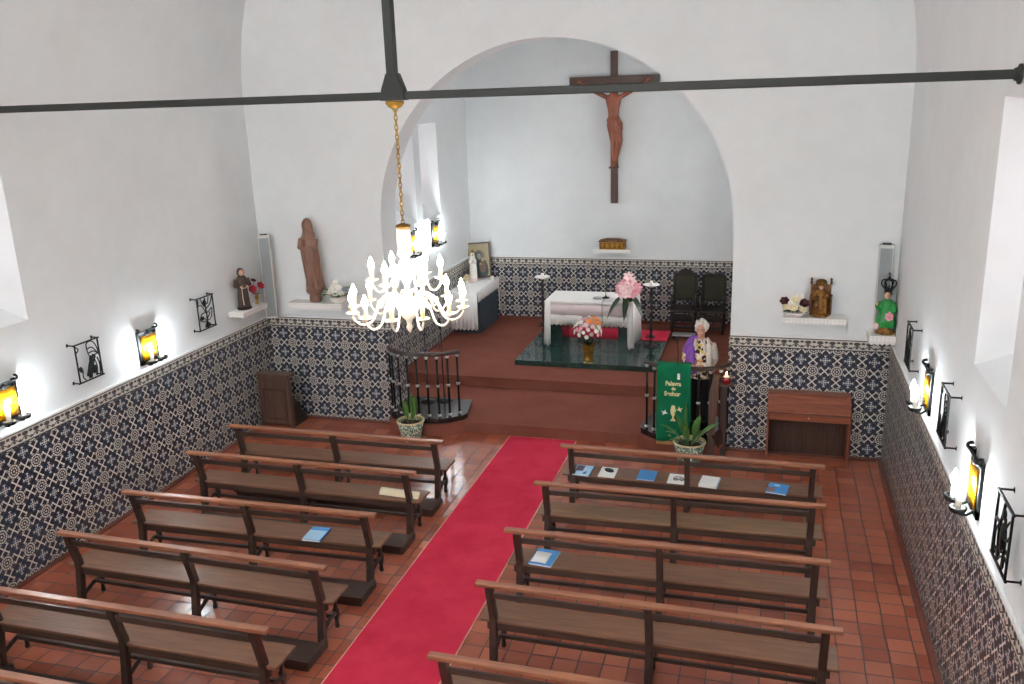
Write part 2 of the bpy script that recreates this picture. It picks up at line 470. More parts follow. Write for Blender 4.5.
# nave barrel vault
vp = [(R0*math.cos(PI*i/64), ZS+R0*math.sin(PI*i/64)) for i in range(65)]
vq = [((R0+.25)*math.cos(PI*i/64), ZS+(R0+.25)*math.sin(PI*i/64)) for i in range(65)]
mb = MB(); n = 65
vs = [(p[0], YB0, p[1]) for p in vp]+[(p[0], YF, p[1]) for p in vp]+[(p[0], YB0, p[1]) for p in vq]+[(p[0], YF, p[1]) for p in vq]
mb.add(vs, [(i, i+1, n+i+1, n+i) for i in range(64)]+[(2*n+i, 2*n+i+1, 3*n+i+1, 3*n+i) for i in range(64)], True)
mb.add(vs, [(i, i+1, 2*n+i+1, 2*n+i) for i in range(64)]+[(n+i, n+i+1, 3*n+i+1, 3*n+i) for i in range(64)])
struct(mb, 'ceiling', M['plaster'], 'white barrel vaulted nave ceiling', fixn=False)
# rear wall with a big round-headed window, unseen, added to light the nave
WB = [(-1.6, 5.0), (1.6, 5.0)]+[(1.6*math.cos(PI*i/24), 6.3+1.6*math.sin(PI*i/24)) for i in range(25)]
outer = [(-5.2, -.1), (5.2, -.1), (5.2, 10), (-5.2, 10)]
hole = WB[2:]+[(-1.6, 5.0), (1.6, 5.0)]
key = [(-5.2, -.1), (0, -.1), (0, 5.0), (1.6, 5.0)]+WB[2:]+[(-1.6, 5.0), (-.0005, 5.0), (-.0005, -.1), (-5.2, -.1)]
mb = MB()
right = [(0, -.1), (5.2, -.1), (5.2, 10), (0, 10), (0, 7.9)]+[(1.6*math.cos(PI*i/24), 6.3+1.6*math.sin(PI*i/24)) for i in range(11, -1, -1)]+[(1.6, 5.0), (0, 5.0)]
left = [(-p[0], p[1]) for p in right]
mb.prism(right, YB0-.3, YB0, 'y').prism(left, YB0-.3, YB0, 'y')
struct(mb, 'wall_back', M['plaster'], 'white rear wall behind the choir loft')

struct(MB().bx((-5.1, YB0-.3, -.2), (5.1, 11.9, 0)), 'floor', M['floor'], 'glossy terracotta tiled nave floor')
# chancel steps in brown carpet, with a bulge under each rail
LC = [(-2.42, 11.345), (-2.27, 11.16), (-2.02, 11.07), (-1.75, 11.07), (-1.50, 11.13), (-1.30, 11.30)]
LCs = [(p.x, p.y) for p in catmull([(a, b, 0) for a, b in LC], 6)]
def offs(c, d):
    o = []
    for i, p in enumerate(c):
        a = c[max(0, i-1)]; b = c[min(len(c)-1, i+1)]; t = Vector((b[0]-a[0], b[1]-a[1])).normalized()
        o.append((p[0]+t.y*d, p[1]-t.x*d))
    return o
def mir(c): return [(2*AX-p[0], p[1]) for p in reversed(c)]
bul = offs(LCs, .10)
stepP = [(AX-AR+.002, 11.9)]+[p for p in bul if p[0] > AX-AR+.002]+[(-1.05, 11.225), (1.09, 11.225)]+[p for p in mir(bul) if p[0] < AX+AR-.002]+[(AX+AR-.002, 11.9)]
def inset(c, d): return offs(c, d)
mb = MB()
mb.prism(stepP, 0, Z1-.04, 'z')
cx, cy = AX, 11.9
lip = [(cx+(p[0]-cx)*(1.008 if abs(p[0]-cx) < 2.35 else 1), p[1]-(.025 if p[1] < 11.85 else 0)) for p in stepP]
mb.prism(lip, Z1-.04, Z1, 'z')
mb.bx((CX0, 11.9, 0), (CX1, 12.77, Z1)).bx((CX0, YC0+.001, 0), (AX-AR+.002, 11.9, Z1)).bx((AX+AR-.002, YC0+.001, 0), (CX1, 11.9, Z1))
mb.bx((CX0, 12.78, 0), (CX1, YC1, Z2-.04)).bx((CX0, 12.755, Z2-.04), (CX1, YC1, Z2))
struct(mb, 'floor_chancel', M['brown'], 'two broad chancel steps covered in brown carpet')

# tiled dado, ledges, baseboards
def dado(k, a, b, pu, pv, zt, z0, label, nrm, ledge=True, baseboard=None):
    # nrm: unit inward normal; a,b: plan end points on the wall plane
    mz = azulejo('azulejo_%d' % k, pu, pv, zt-.145, zt)
    a = Vector((*a, 0)); b = Vector((*b, 0)); nn = Vector((*nrm, 0))
    def slab(z0, z1, t):
        p = [a, b, b+nn*t, a+nn*t]
        return MB().add([(q.x, q.y, z0) for q in p]+[(q.x, q.y, z1) for q in p], [(3,2,1,0),(4,5,6,7),(0,1,5,4),(1,2,6,5),(2,3,7,6),(3,0,4,7)])
    struct(slab(z0, zt, .014), 'trim_%d' % k, mz, 'blue and white tiled dado '+label)
    if ledge: struct(slab(zt, zt+.035, .03), 'trim_%d' % (k+20), M['ledge'], 'white plaster ledge above the tiles '+label, bevel=.008)
    if baseboard is not None: struct(slab(baseboard, z0, .075 if baseboard == 0 else .022), 'baseboard_'+str(k), M['base'], 'red brown tile skirting '+label, bevel=.004)
PV = 1.178
dado(1, (XL, YB0), (XL, YF-.015), 6.772+XL, PV, 1.56, .02, 'along the left nave wall', (1, 0), baseboard=0)
dado(2, (XR, YB0), (XR, YF-.015), .10+XR, PV-.02, 1.56, .02, 'along the right nave wall', (-1, 0), baseboard=0)
dado(3, (XL, YF), (AX-AR, YF), -3.422+YF, PV, 1.578, .02, 'on the front wall left of the arch', (0, -1), baseboard=0)
dado(4, (AX+AR, YF), (XR, YF), 2.879+YF, PV-.025, 1.578, .02, 'on the front wall right of the arch', (0, -1), baseboard=0)
dado(5, (AX-AR, YF+.002), (AX-AR, YC0-.002), -3.422+YF+.09, PV, 1.575, Z1+.03, 'inside the left arch jamb', (1, 0), ledge=False)
dado(6, (CX0, YC0), (CX0, YC1), .1, 1.145, 1.585, Z2+.05, 'on the left chancel wall', (1, 0), baseboard=Z2)
dado(7, (CX0+.015, YC1), (CX1-.015, YC1), -1.654+YC1, 1.145, 1.585, Z2+.06, 'on the chancel back wall', (0, -1), baseboard=Z2)
dado(8, (CX1, YC0), (CX1, YC1), .2, 1.145, 1.585, Z2+.05, 'on the right chancel wall', (-1, 0), baseboard=Z2)
dado(9, (AX+AR, YF+.002), (AX+AR, YC0-.002), .05, PV, 1.555, Z1+.03, 'inside the right arch jamb', (-1, 0), ledge=False)

# windows: iron-barred panes at the outer end of each splay
def glass_mat(name, col):
    t = NT(name)
    tr = t.n('ShaderNodeBsdfTransparent'); tr.inputs[0].default_value = col
    gl = t.n('ShaderNodeBsdfGlossy'); gl.inputs['Roughness'].default_value = .05
    mx = t.n('ShaderNodeMixShader'); mx.inputs[0].default_value = .06
    t.l(tr.outputs[0], mx.inputs[1]); t.l(gl.outputs[0], mx.inputs[2]); t.l(mx.outputs[0], t.out.inputs[0])
    return t.m
M['glass'] = glass_mat('tinted_window_glass', (.335, .318, .33, 1)); M['clear'] = glass_mat('clear_window_glass', (.95, .95, .95, 1)); M['winframe'] = basic('window_frame_paint', 'd9d6d0', .5)  # tint added to dim and warm daylight on the reveals
for i, (sg, (x, y0, y1, z0, z1)) in enumerate(WOUT):
    xm = x-sg*.03
    f = MB(); w = .045
    f.bx((xm-.02, y0, z0), (xm+.02, y0+w, z1)).bx((xm-.02, y1-w, z0), (xm+.02, y1, z1))
    f.bx((xm-.02, y0+w, z0), (xm+.02, y1-w, z0+w)).bx((xm-.02, y0+w, z1-w), (xm+.02, y1-w, z1))
    f.bx((xm-.012, (y0+y1)/2-.012, z0+w), (xm+.012, (y0+y1)/2+.012, z1-w))
    side = 'left' if sg < 0 else 'right'
    where = ('nave' if i < 4 else 'chancel'); nth = ('rear', 'front')[i % 2]  # the rear nave pair is unseen, added for daylight
    o = struct(f, 'window_%d' % (i+1), M['winframe'], 'pale framed window, %s of two in the %s %s wall' % (nth, side, where))
    MB().bx((xm-.004, y0+w, z0+w), (xm+.004, y1-w, z1-w)).build('glass', M['clear'] if i >= 6 else M['glass'], o)  # unseen right chancel panes made clear to brighten the chancel
f = MB()
f.bx((-1.6, YB0-.22, 5), (1.6, YB0-.16, 5.08))
f.tube([(1.57*math.cos(PI*i/24), YB0-.19, 6.3+1.57*math.sin(PI*i/24)) for i in range(25)], .04, 6)
for xx in (-1.56, -.55, .55, 1.56): f.bx((xx-.035, YB0-.22, 5.05), (xx+.035, YB0-.16, 6.3 if abs(xx) > 1 else 7.75))
f.bx((-1.6, YB0-.21, 6.26), (1.6, YB0-.17, 6.34))
o = struct(f, 'window_9', M['winframe'], 'large round headed unseen window added behind the choir loft for daylight')
MB().prism([(-1.58, 5.02), (1.58, 5.02)]+[(1.58*math.cos(PI*i/24), 6.3+1.58*math.sin(PI*i/24)) for i in range(25)], YB0-.194, YB0-.186, 'y').build('glass', M['clear'], o)

# ------------------------------------------------------------------ red carpet
XC0, XC1 = -.545, .405
t = thing('carpet_runner', 'long red carpet runner down the centre aisle to the chancel step', 'carpet', ((XC0+XC1)/2, 4.2, 0))
hw = (XC1-XC0)/2
MB().bx((-hw, -7, 0), (hw, 6.975, .012)).build('carpet_pile', M['red'], t)
b = MB().bx((-hw-.012, -7, 0), (-hw, 6.975, .010)).bx((hw, -7, 0), (hw+.012, 6.975, .010)).bx((-hw-.012, 6.975, 0), (hw+.012, 6.985, .010))
b.build('binding', M['red_edge'], t)

# ------------------------------------------------------------------ pews
PL, PH = 2.87, .80
def post_pts(): return [(0, .0), (.055, .40), (.05, .46), (-.028, .775)]
def make_pew(name, label, seatm, kneel):
    t = thing(name, label, 'pew', group='wooden pews in two rows')
    h = PL/2
    MB().bx((-h, -.05, .775), (h, .018, .808)).build('top_rail', M['rail'], t, bevel=.006)
    MB().bar((-h+.09, -.022, .70), (h-.09, -.022, .70), .022, .055).build('back_rail', M['framex'], t, bevel=.004)
    MB().bx((-h, .035, .395), (h, .345, .42)).build('seat', seatm, t, bevel=.006)
    a = MB().bx((-h+.06, .045, .325), (h-.06, .070, .395)); a.bx((-h+.06, .29, .345), (h-.06, .31, .395))
    a.build('apron', M['framex'], t, bevel=.003)
    for x in (-h+.12, 0, h-.12):
        p = MB(); P = post_pts()
        for i in range(3):
            y0, z0 = P[i]; y1, z1 = P[i+1]
            w0 = .034; vs = []
            for (yy, zz) in ((y0, z0), (y1, z1)):
                vs += [(x-.03, yy-w0, zz), (x+.03, yy-w0, zz), (x+.03, yy+w0*.75, zz), (x-.03, yy+w0*.75, zz)]
            p.add(vs, [(3,2,1,0),(4,5,6,7),(0,1,5,4),(1,2,6,5),(2,3,7,6),(3,0,4,7)])
        p.build('rear_leg', M['frame'], t)
        l = MB().lathe([(.020, 0), (.024, .02), (.018, .05), (.022, .10), (.034, .14), (.034, .18), (.020, .21), (.018, .25), (.026, .33), (.030, .345), (.026, .396)], (x, .285, 0), 12)
        l.build('front_leg', M['frame'], t)
        c = MB().tube([(x, .0, .10), (x, .08, .12), (x, .18, .16), (x, .285, .16)], [.024, .02, .02, .024], 8)
        c.build('cross_stretcher', M['frame'], t)
    MB().bar((-h+.12, .20, .165), (h-.12, .20, .165), .03, .035).build('long_stretcher', M['framex'], t, bevel=.003)
    if kneel:
        k = MB(); k.bx((-h+.22, -.40, .075), (h-.03, -.11, .105)); k.bx((-h+.24, -.385, 0), (h-.05, -.345, .075))
        k.bx((-h+.24, -.36, 0), (-h+.28, -.02, .075)); k.bx((h-.10, -.36, 0), (h-.05, -.02, .085))
        k.build('kneeler', M['framex'], t, bevel=.006)
    return t
PX_L, PX_R = -2.125, 2.10
ordn = ['frontmost', 'second', 'third', 'fourth', 'fifth', 'sixth']
protoK = None; protoS = {}
LP = [(8.97, .5), (8.09, 0), (7.045, 1.6), (6.08, -.6), (5.12, 0), (4.19, 0)]
RP = [(9.155, -.4), (8.16, 1.4), (7.10, .8), (6.125, -.6), (5.11, -.6)]
DX = {('R', 0): .012, ('R', 1): -.03, ('R', 2): -.04, ('R', 3): -.008, ('R', 4): -.035, ('L', 1): .01}
def pewlab(i, side):
    w = ['frontmost pew', 'second pew from front', 'third pew from front', 'fourth pew from front', 'fifth pew from front', 'sixth pew from front'][i]
    ex = {('L', 0): ', before the tall prayer stand', ('L', 1): ', a cream mat on its seat', ('L', 2): ', a blue book on its seat', ('R', 0): ', six booklets laid on its seat', ('R', 2): ', one book pile on its seat', ('L', 5): ', only a corner showing'}.get((side, i), '')
    return 'wooden open-back %s %s of the carpet%s' % (w, 'left' if side == 'L' else 'right', ex)
pews = {}
for side, arr in (('L', LP), ('R', RP)):
    proto = {}
    for i, (y, a) in enumerate(arr):
        key = 'p' if (side == 'R' and i == 1) else 'n'
        if key not in proto:
            proto[key] = make_pew('pew', 'x', M['seat2'] if key == 'p' else M['seat'], side == 'L'); o = proto[key]
        else: o = dup(proto[key])
        o.location = ((PX_L if side == 'L' else PX_R)+DX.get((side, i), 0), y, 0); o.rotation_euler = (0, 0, math.radians(a))
        o['label'] = pewlab(i, side); pews[side, i] = o

# things on the pews
SZ = .4205
def booklet(name, label, cat, x, y, rz, w, d, h, cover, z=SZ, edge=None, extra=None, group=None):
    t = thing(name, label, cat, (x, y, z), rz, group)
    MB().bx((-w/2+.004, -d/2+.003, .002), (w/2-.003, d/2-.003, h-.002)).build('pages', M['paper'], t)
    c = MB().bx((-w/2, -d/2, h-.003), (w/2, d/2, h)).bx((-w/2, -d/2, 0), (w/2, d/2, .003)).bx((-w/2, -d/2, 0), (-w/2+.003, d/2, h))
    c.build('cover', cover, t)
    if edge: MB().bx((w/2-.004, -d/2, 0), (w/2+.002, d/2, h)).build('fore_edge', edge, t)
    if extra: extra(t, h)
    return t
bk = 'booklets on the pew seats'
booklet('songbook', 'blue songbook with a paler lower cover, on the third left pew', 'book', -1.435, 7.20, .05, .20, .27, .022, M['blue'], edge=M['blued'], group=bk,
        extra=lambda t, h: MB().bx((-.095, -.13, h), (.095, .06, h+.0015)).build('cover_panel', M['bluel'], t))
def mag(t, h):
    MB().bx((-.09, -.03, h), (.0, .12, h+.0012)).build('cover_photo', M['photo2'], t)
    MB().prism([(.01, -.11), (.05, -.10), (.055, -.03), (.02, -.05)], h, h+.0012).build('cover_print', M['blued'], t)
booklet('magazine', 'pale blue magazine with a printed photo, nearest the carpet on the frontmost right pew', 'magazine', .905, 9.31, -.05, .20, .27, .016, M['bluel'], edge=M['blued'], group=bk, extra=mag)
booklet('folder', 'white folder under a black pouch on the frontmost right pew', 'folder', 1.195, 9.32, -.03, .19, .26, .014, M['paper'], group=bk)
o = MB().loft([(0, 0, 0, .055, .034), (.006, 0, 0, .062, .04), (.02, 0, 0, .058, .036), (.024, 0, 0, .04, .024)], 20).build('pouch', M['black'])
o.location = (1.205, 9.345, SZ+.0145); o.rotation_euler = (0, 0, -.5)
tag(o, 'small black oval pouch lying on the white folder', 'pouch')
booklet('songbook', 'plain bright blue songbook between two white papers on the frontmost right pew', 'book', 1.645, 9.33, -.05, .20, .26, .014, M['blue'], group=bk)
booklet('leaflet', 'white leaflet under black eyeglasses beside the pew post', 'leaflet', 1.985, 9.31, -.03, .19, .26, .006, M['paper'], group=bk)
t = thing('eyeglasses', 'black eyeglasses lying on the white leaflet', 'glasses', (2.01, 9.285, SZ+.0062), .1)
for s in (-1, 1):
    MB().tube([(s*.034+.024*math.cos(a*PI/8), .02*math.sin(a*PI/8), .006) for a in range(16)], .004, 6, closed=True).build('lens_rim', M['black'], t)
    MB().tube([(s*.058, .0, .007), (s*.05, .06, .006), (-s*.03, .075, .004)], .003, 6).build('temple_arm', M['black'], t)
MB().tube([(-.011, 0, .006), (0, .006, .008), (.011, 0, .006)], .003, 6).build('bridge', M['black'], t)
booklet('songbook', 'thick white book right of the middle post on the frontmost right pew', 'book', 2.35, 9.25+.03, -.12, .20, .25, .03, M['paper'], edge=M['bluel'], group=bk)
def pic(t, h):
    MB().bx((-.10, -.11, h), (-.03, .01, h+.0012)).build('cover_photo', M['photo'], t)
    MB().bx((-.05, .05, h), (.01, .09, h+.0012)).build('cover_patch', M['bluel'], t)
booklet('songbook', 'blue booklet with a small photo, at the wall end of the frontmost right pew', 'book', 3.085, 9.27, -.18, .22, .25, .016, M['blue'], edge=M['blued'], group=bk, extra=pic)
booklet('songbook', 'blue book under a white sheet on the third right pew', 'book', .95, 7.26, -.1, .22, .29, .02, M['blue'], edge=M['bluel'], group=bk)
o = MB().grid(lambda u, v: (-.075+.15*u, -.10+.2*v, .002+.004*math.sin(u*PI)), 6, 2).build('sheet', M['paper'], solid=.001)
o.location = (.925, 7.24, SZ+.021); o.rotation_euler = (0, 0, -.08); tag(o, 'white sheet of paper lying on the blue book', 'paper')
o = MB().tube([(-.24, 0, 0), (-.235, 0, 0), (.235, 0, 0), (.24, 0, 0)], [.04, .05, .05, .04], 14, sq=.4).build('rolled_mat', M['mat'])
o.location = (-.965, 8.245, SZ+.024); o.rotation_euler = (0, 0, -.06); tag(o, 'flattened cream roll lying on the second left pew', 'mat')

# ------------------------------------------------------------------ tie rod and chandelier
RY, RZ = 6.62, 4.712
t = thing('tie_rod', 'dark grey iron tie rod spanning the nave with a vertical hanger', 'rod', (0, RY, RZ))
MB().bar((-R0+.0, 0, 0), (R0+.0, 0, 0), .06, .062).build('bar', M['rod'], t, bevel=.008)
MB().bar((-.005, 0, .1), (.0, 0, R0-.012), .075, .075, up=(0, 1, 0)).build('hanger', M['rod'], t, bevel=.008)
MB().prism([(-.105, -.035), (.105, -.035), (.092, .05), (.045, .17), (-.045, .17), (-.092, .05)], -.045, .045, 'y').build('gusset', M['rod'], t, bevel=.006)
for s in (-1, 1):
    MB().lathe([(.03, -.012), (.065, -.012), (.065, .004), (.045, .012), (.04, .03)], (s*(R0-.014), 0, 0), 20, M=Matrix.Rotation(-s*PI/2, 3, 'Y')).build('wall_plate', M['rod'], t)

CY = RY
ch = thing('chandelier', 'lit cream two-tier chandelier with candle bulbs on a brass chain', 'chandelier', (0, CY, 2.85))
def zc(z): return z-2.85
mb = MB().lathe([(.07, 0), (.075, -.02), (.05, -.05), (.03, -.06)], (0, 0, zc(RZ-.037)), 16)
mb.build('ceiling_cup', M['brass'], ch)
mb = MB()
ztop, zbot = RZ-.11, 3.70
mb.tube([(.022*math.sin(a*PI/6), 0, zc(RZ-.09)+.03*math.cos(a*PI/6)) for a in range(12)], .006, 6, closed=True)
nl = 24; L = (ztop-zbot)/nl
for i in range(nl):
    z = ztop-(i+.5)*L; q = []
    for a in range(12):
        c, s_ = math.cos(a*PI/6), math.sin(a*PI/6)
        q.append((.013*s_ if i % 2 else 0, 0 if i % 2 else .013*s_, zc(z)+c*L*.66))
    mb.tube(q, .0045, 6, closed=True)
mb.build('chain', M['brass'], ch)
MB().lathe([(.012, zc(3.715)), (.055, zc(3.70)), (.066, zc(3.688)), (.05, zc(3.67))], n=20).build('chain_cap', M['olbrass'], ch)
MB().lathe([(.05, zc(3.675)), (.058, zc(3.66)), (.058, zc(3.55)), (.05, zc(3.50)), (.06, zc(3.48)), (.062, zc(3.46)), (.035, zc(3.43)), (.024, zc(3.36)), (.04, zc(3.32)), (.055, zc(3.28)), (.04, zc(3.24)),
    (.022, zc(3.20)), (.025, zc(3.10)), (.06, zc(3.05)), (.085, zc(3.0)), (.075, zc(2.95)), (.03, zc(2.90)), (.02, zc(2.86)), (.03, zc(2.84)), (.012, zc(2.80)), (.002, zc(2.785))], n=24).build('column', M['enamel'], ch)
for zz, rr in ((3.30, .085), (3.02, .12)):
    MB().lathe([(.04, zc(zz)), (rr, zc(zz+.012)), (rr+.01, zc(zz+.02)), (rr, zc(zz+.026)), (.04, zc(zz+.02))], n=24).build('bobeche', M['enamel'], ch)
def arm(a, r, zbase, ztip, dip):
    ca, sa = math.cos(a), math.sin(a)
    def P(rr, z): return (rr*ca, rr*sa, zc(z))
    pts = catmull([P(.04, zbase), P(r*.32, zbase+.09), P(r*.52, zbase+.02), P(r*.66, dip+.02), P(r*.84, dip), P(r*.98, dip+.05), P(r, ztip)], 5)
    o = MB().tube(pts, .010, 7)
    o.tube([P(r*.5+.03*math.cos(q*.75)*(1-q*.07), dip+.14+.03*math.sin(q*.75)*(1-q*.07)) for q in range(11)], .005, 5)
    arm_o = o.build('arm', M['enamel'], ch)
    MB().lathe([(.012, zc(ztip)-.01), (.03, zc(ztip)), (.052, zc(ztip)+.012), (.055, zc(ztip)+.018), (.02, zc(ztip)+.012)], (r*ca, r*sa, 0), 16).build('drip_pan', M['enamel'], arm_o)
    MB().lathe([(.017, zc(ztip)+.008), (.017, zc(ztip)+.10), (.012, zc(ztip)+.104)], (r*ca, r*sa, 0), 12).build('candle_sleeve', M['cand'], arm_o)
    zb = zc(ztip)+.104
    MB().lathe([(.013, zb), (.022, zb+.014), (.026, zb+.032), (.021, zb+.057), (.010, zb+.084), (.001, zb+.104)], (r*ca, r*sa, 0), 12).build('bulb', M['bulb'], arm_o)
for k in range(12): arm(2*PI*k/12+.12, .47, 3.03, 3.0, 2.905)
for k in range(6): arm(2*PI*k/6+.3, .285, 3.29, 3.24, 3.15)

# ------------------------------------------------------------------ wall sconces
def sconce(label, loc, rz, sc_=1.0):
    # local: wall is the plane y=0, room towards -y
    t = thing('wall_sconce', label, 'sconce', loc, rz, 'lit wall sconces'); t.scale = (sc_,)*3
    p = MB(); w, h = .15, .20
    # cradle plate: two side straps, a bottom tray and a curled hood
    p.bx((-w, -.02, -h), (-w+.035, 0, h-.02)).bx((w-.035, -.02, -h), (w, 0, h-.02)).bx((-w, -.02, -h), (w, 0, -h+.055))
    p.grid(lambda u, v: (-w+2*w*u, -.012-.045*math.sin(v*1.9)*v, h-.075+.10*v-.05*v*v+.012*math.sin(u*PI)), 8, 8)
    for s in (-1, 1): p.tube([(s*w+.0, -.02-.028*math.sin(q*.55), h-.03+.02*(1-math.cos(q*.55))) for q in range(7)], .009, 6)
    p.build('back_plate', M['iron'], t, solid=.006)
    MB().grid(lambda u, v: (-w+.03+(2*w-.06)*u, -.028-.006*math.sin(u*PI), -h+.05+(2*h-.13)*v), 6, 1).build('amber_panel', M['amber'], t, solid=.006)
    for s in (-1, 1):
        c = MB().tube([(s*.075, -.01, -h+.03), (s*.08, -.06, -h-.005), (s*.085, -.10, -h+.0), (s*.085, -.115, -h+.02)], .010, 7)
        c.lathe([(.012, -h+.01), (.05, -h+.022), (.056, -h+.05), (.042, -h+.055), (.02, -h+.03)], (s*.085, -.115, 0), 14)
        co = c.build('candle_holder', M['iron'], t)
        MB().lathe([(.019, -h+.03), (.019, -h+.13), (.014, -h+.135)], (s*.085, -.115, 0), 12).build('candle_sleeve', M['wax'], co)
        zb = -h+.135
        MB().lathe([(.012, zb), (.020, zb+.015), (.024, zb+.036), (.019, zb+.062), (.009, zb+.09), (.001, zb+.11)], (s*.085, -.115, 0), 12).build('bulb', M['bulbs'], co)
    p = MB().ball((0, -.03, h-.06), (.03, .012, .03), 10, 6)
    p.build('rosette', M['iron'], t)
sconce('lit amber glass iron sconce on the left wall, nearest the rear pews', (XL+.001, 6.52, 1.91), PI/2, 1.1)
sconce('lit amber glass iron sconce between the two iron panels of the left wall', (XL+.001, 8.68, 1.885), PI/2, 1.1)
sconce('lit amber glass iron sconce on the right wall near the green-robed child figure', (XR-.001, 8.64, 1.89), -PI/2, 1.1)
sconce('lit amber glass iron sconce on the right wall near the splayed window', (XR-.001, 6.50, 1.90), -PI/2, 1.12)
sconce('lit amber glass sconce below the first chancel window, behind the chandelier', (CX0+.001, 13.45, 2.36), PI/2, 1.1)
sconce('lit amber glass sconce below the second chancel window, near the icon', (CX0+.001, 14.55, 2.36), PI/2, 1.1)

# ------------------------------------------------------------------ wrought iron panels
def ironpanel(label, loc, rz, kind):
    t = thing('iron_panel', label, 'wall art', loc, rz, 'black wrought iron wall panels'); t.scale = (.84, 1, 1)
    w, h, d = .205, .215, -.085
    f = MB()
    for a, b in (((-w-.03, h), (w+.03, h)), ((-w-.03, -h), (w+.03, -h)), ((-w, -h), (-w, h)), ((w, -h), (w, h))):
        f.bar((a[0], d, a[1]), (b[0], d, b[1]), .014, .014, up=(0, 1, 0))
    f.build('frame', M['iron'], t)
    for sx in (-1, 1):
        for sz in (-1, 1):
            MB().tube([(sx*(w+.012), d, sz*h), (sx*(w+.012), -.006, sz*h), (sx*(w+.012), 0, sz*h)], [.008, .008, .022], 8).build('peg', M['iron'], t)
    g = MB()
    def ln(pts, r=.007): g.tube(catmull([(x, d, z) for x, z in pts], 4), r, 6)
    if kind == 0:
        ln([(-.03, -.2), (.02, -.06), (.09, .05)], .012); ln([(-.06, -.17), (-.0, -.05), (.06, .04)], .014); ln([(-.0, -.2), (.05, -.08), (.12, .03)], .012)
        ln([(.0, .10), (.0, .19), (.10, .20), (.17, .12), (.19, .02)]); ln([(.0, .10), (.03, .04), (.12, .04), (.19, .05)]); ln([(.0, .13), (.09, .13), (.19, .03)]); ln([(.02, .08), (.1, .085), (.18, .04)])
        ln([(-.2, -.07), (-.16, -.04), (-.13, -.08), (-.14, -.16), (-.10, -.2)]); ln([(.10, .0), (.13, -.1), (.1, -.2)]); ln([(.15, .0), (.18, -.08), (.17, -.2)], .009); ln([(-.2, .2), (-.15, .16), (-.19, .13)])
        g.ball((-.155, d, -.075), (.03, .01, .03), 10, 6).ball((.04, d, .0), (.035, .010, .05), 10, 6).ball((.08, d, -.12), (.06, .008, .05), 10, 6)
    elif kind == 1:
        ln([(.0, .2), (.0, .06), (.01, -.05), (.0, -.2)], .010); ln([(-.2, .12), (-.1, .11), (-.01, .0)]); ln([(.0, .05), (.12, .10), (.19, .2)]); ln([(-.17, -.06), (-.1, .0), (.05, .0), (.15, .04), (.12, -.08), (.0, -.11), (-.13, -.10), (-.17, -.06)])
        ln([(-.1, .2), (-.06, .12), (.0, .16), (.05, .11), (.1, .2)]); ln([(-.06, -.2), (.0, -.12), (.08, -.2)]); ln([(-.1, -.05), (0, -.09), (.1, -.01)]); ln([(-.17, .2), (-.19, .1)])
        g.ball((-.02, d, .13), (.05, .010, .05), 10, 6).ball((.01, d, -.17), (.06, .008, .04), 10, 6).ball((-.11, d, -.06), (.05, .008, .028), 10, 6)
    else:
        ln([(-.05, -.2), (-.08, .0), (-.03, .12), (.0, .2)], .010); ln([(.08, -.2), (.1, -.03), (.04, .12)], .010); ln([(-.2, .03), (-.08, .04), (.1, .0), (.2, .06)], .010)
        ln([(-.15, -.2), (-.17, -.06), (-.1, .03)]); ln([(.2, -.12), (.1, -.1), (-.02, -.16), (-.2, -.13)]); ln([(.06, .05), (.15, .14), (.2, .16)])
        g.ball((.01, d, .13), (.032, .012, .038), 10, 6).ball((.01, d, -.02), (.055, .010, .10), 10, 6).ball((-.05, d, -.15), (.05, .010, .045), 10, 6).ball((.1, d, -.15), (.035, .008, .04), 10, 6)
    g.build('figure', M['iron'], t)
ironpanel('black wrought iron panel of a slanted figure, left wall, between the two sconces and rear', (XL, 7.625, 2.01), PI/2, 0)
ironpanel('black wrought iron panel of looping lines, left wall, beside the friar statue shelf', (XL, 9.80, 2.02), PI/2, 1)
ironpanel('black wrought iron panel on the right wall, next to the corner shelf', (XR, 9.52, 2.05), -PI/2, 2)
ironpanel('black wrought iron panel on the right wall, between the two sconces', (XR, 7.46, 2.05), -PI/2, 0)
ironpanel('black wrought iron panel on the right wall, nearest the camera', (XR, 5.42, 2.035), -PI/2, 2)

# ------------------------------------------------------------------ shelves with lace edging
def shelf(label, x0, x1, d, z, name='wall_shelf', loc=None, rz=0, drop=.075, thick=.03):
    w = (x1-x0)
    t = thing(name, label, 'shelf', loc, rz)
    MB().bx((-w/2, -d, z-thick), (w/2, 0, z)).build('board', M['dkwood'], t, bevel=.004)
    n = int(w/.05)
    def edge(x0, y0, x1, y1, nn):
        m = MB(); vs = []; fs = []
        for i in range(nn*6+1):
            u = i/(nn*6); dz = drop*(.72+.28*abs(math.sin(u*nn*PI)))
            x, y = x0+(x1-x0)*u, y0+(y1-y0)*u
            vs += [(x, y, z+.004), (x, y, z-dz)]
        for i in range(nn*6): fs.append((2*i, 2*i+2, 2*i+3, 2*i+1))
        return m.add(vs, fs)
    c = MB().bx((-w/2-.004, -d-.004, z), (w/2+.004, -.001, z+.005)); c.build('lace_cloth', M['cloth'], t)
    e = edge(-w/2-.004, -d-.004, w/2+.004, -d-.004, max(3, n))
    a = edge(-w/2-.004, -.002, -w/2-.004, -d-.004, max(2, int(d/.05))); b = edge(w/2+.004, -d-.004, w/2+.004, -.002, max(2, int(d/.05)))
    for q in (a, b): e.add(q.v, q.f)
    e.build('lace_edge', M['lace'], t, solid=.003)
    return t
shelf('small white shelf with scalloped lace on the left wall, under the friar statue', 0, .62, .24, 0, loc=(XL+.0, 10.72, 1.865), rz=PI/2)
shelf('white lace-edged shelf under the tall carved wood statue', 0, .86, .26, 0, loc=(-3.42, YF, 1.86), drop=.10)
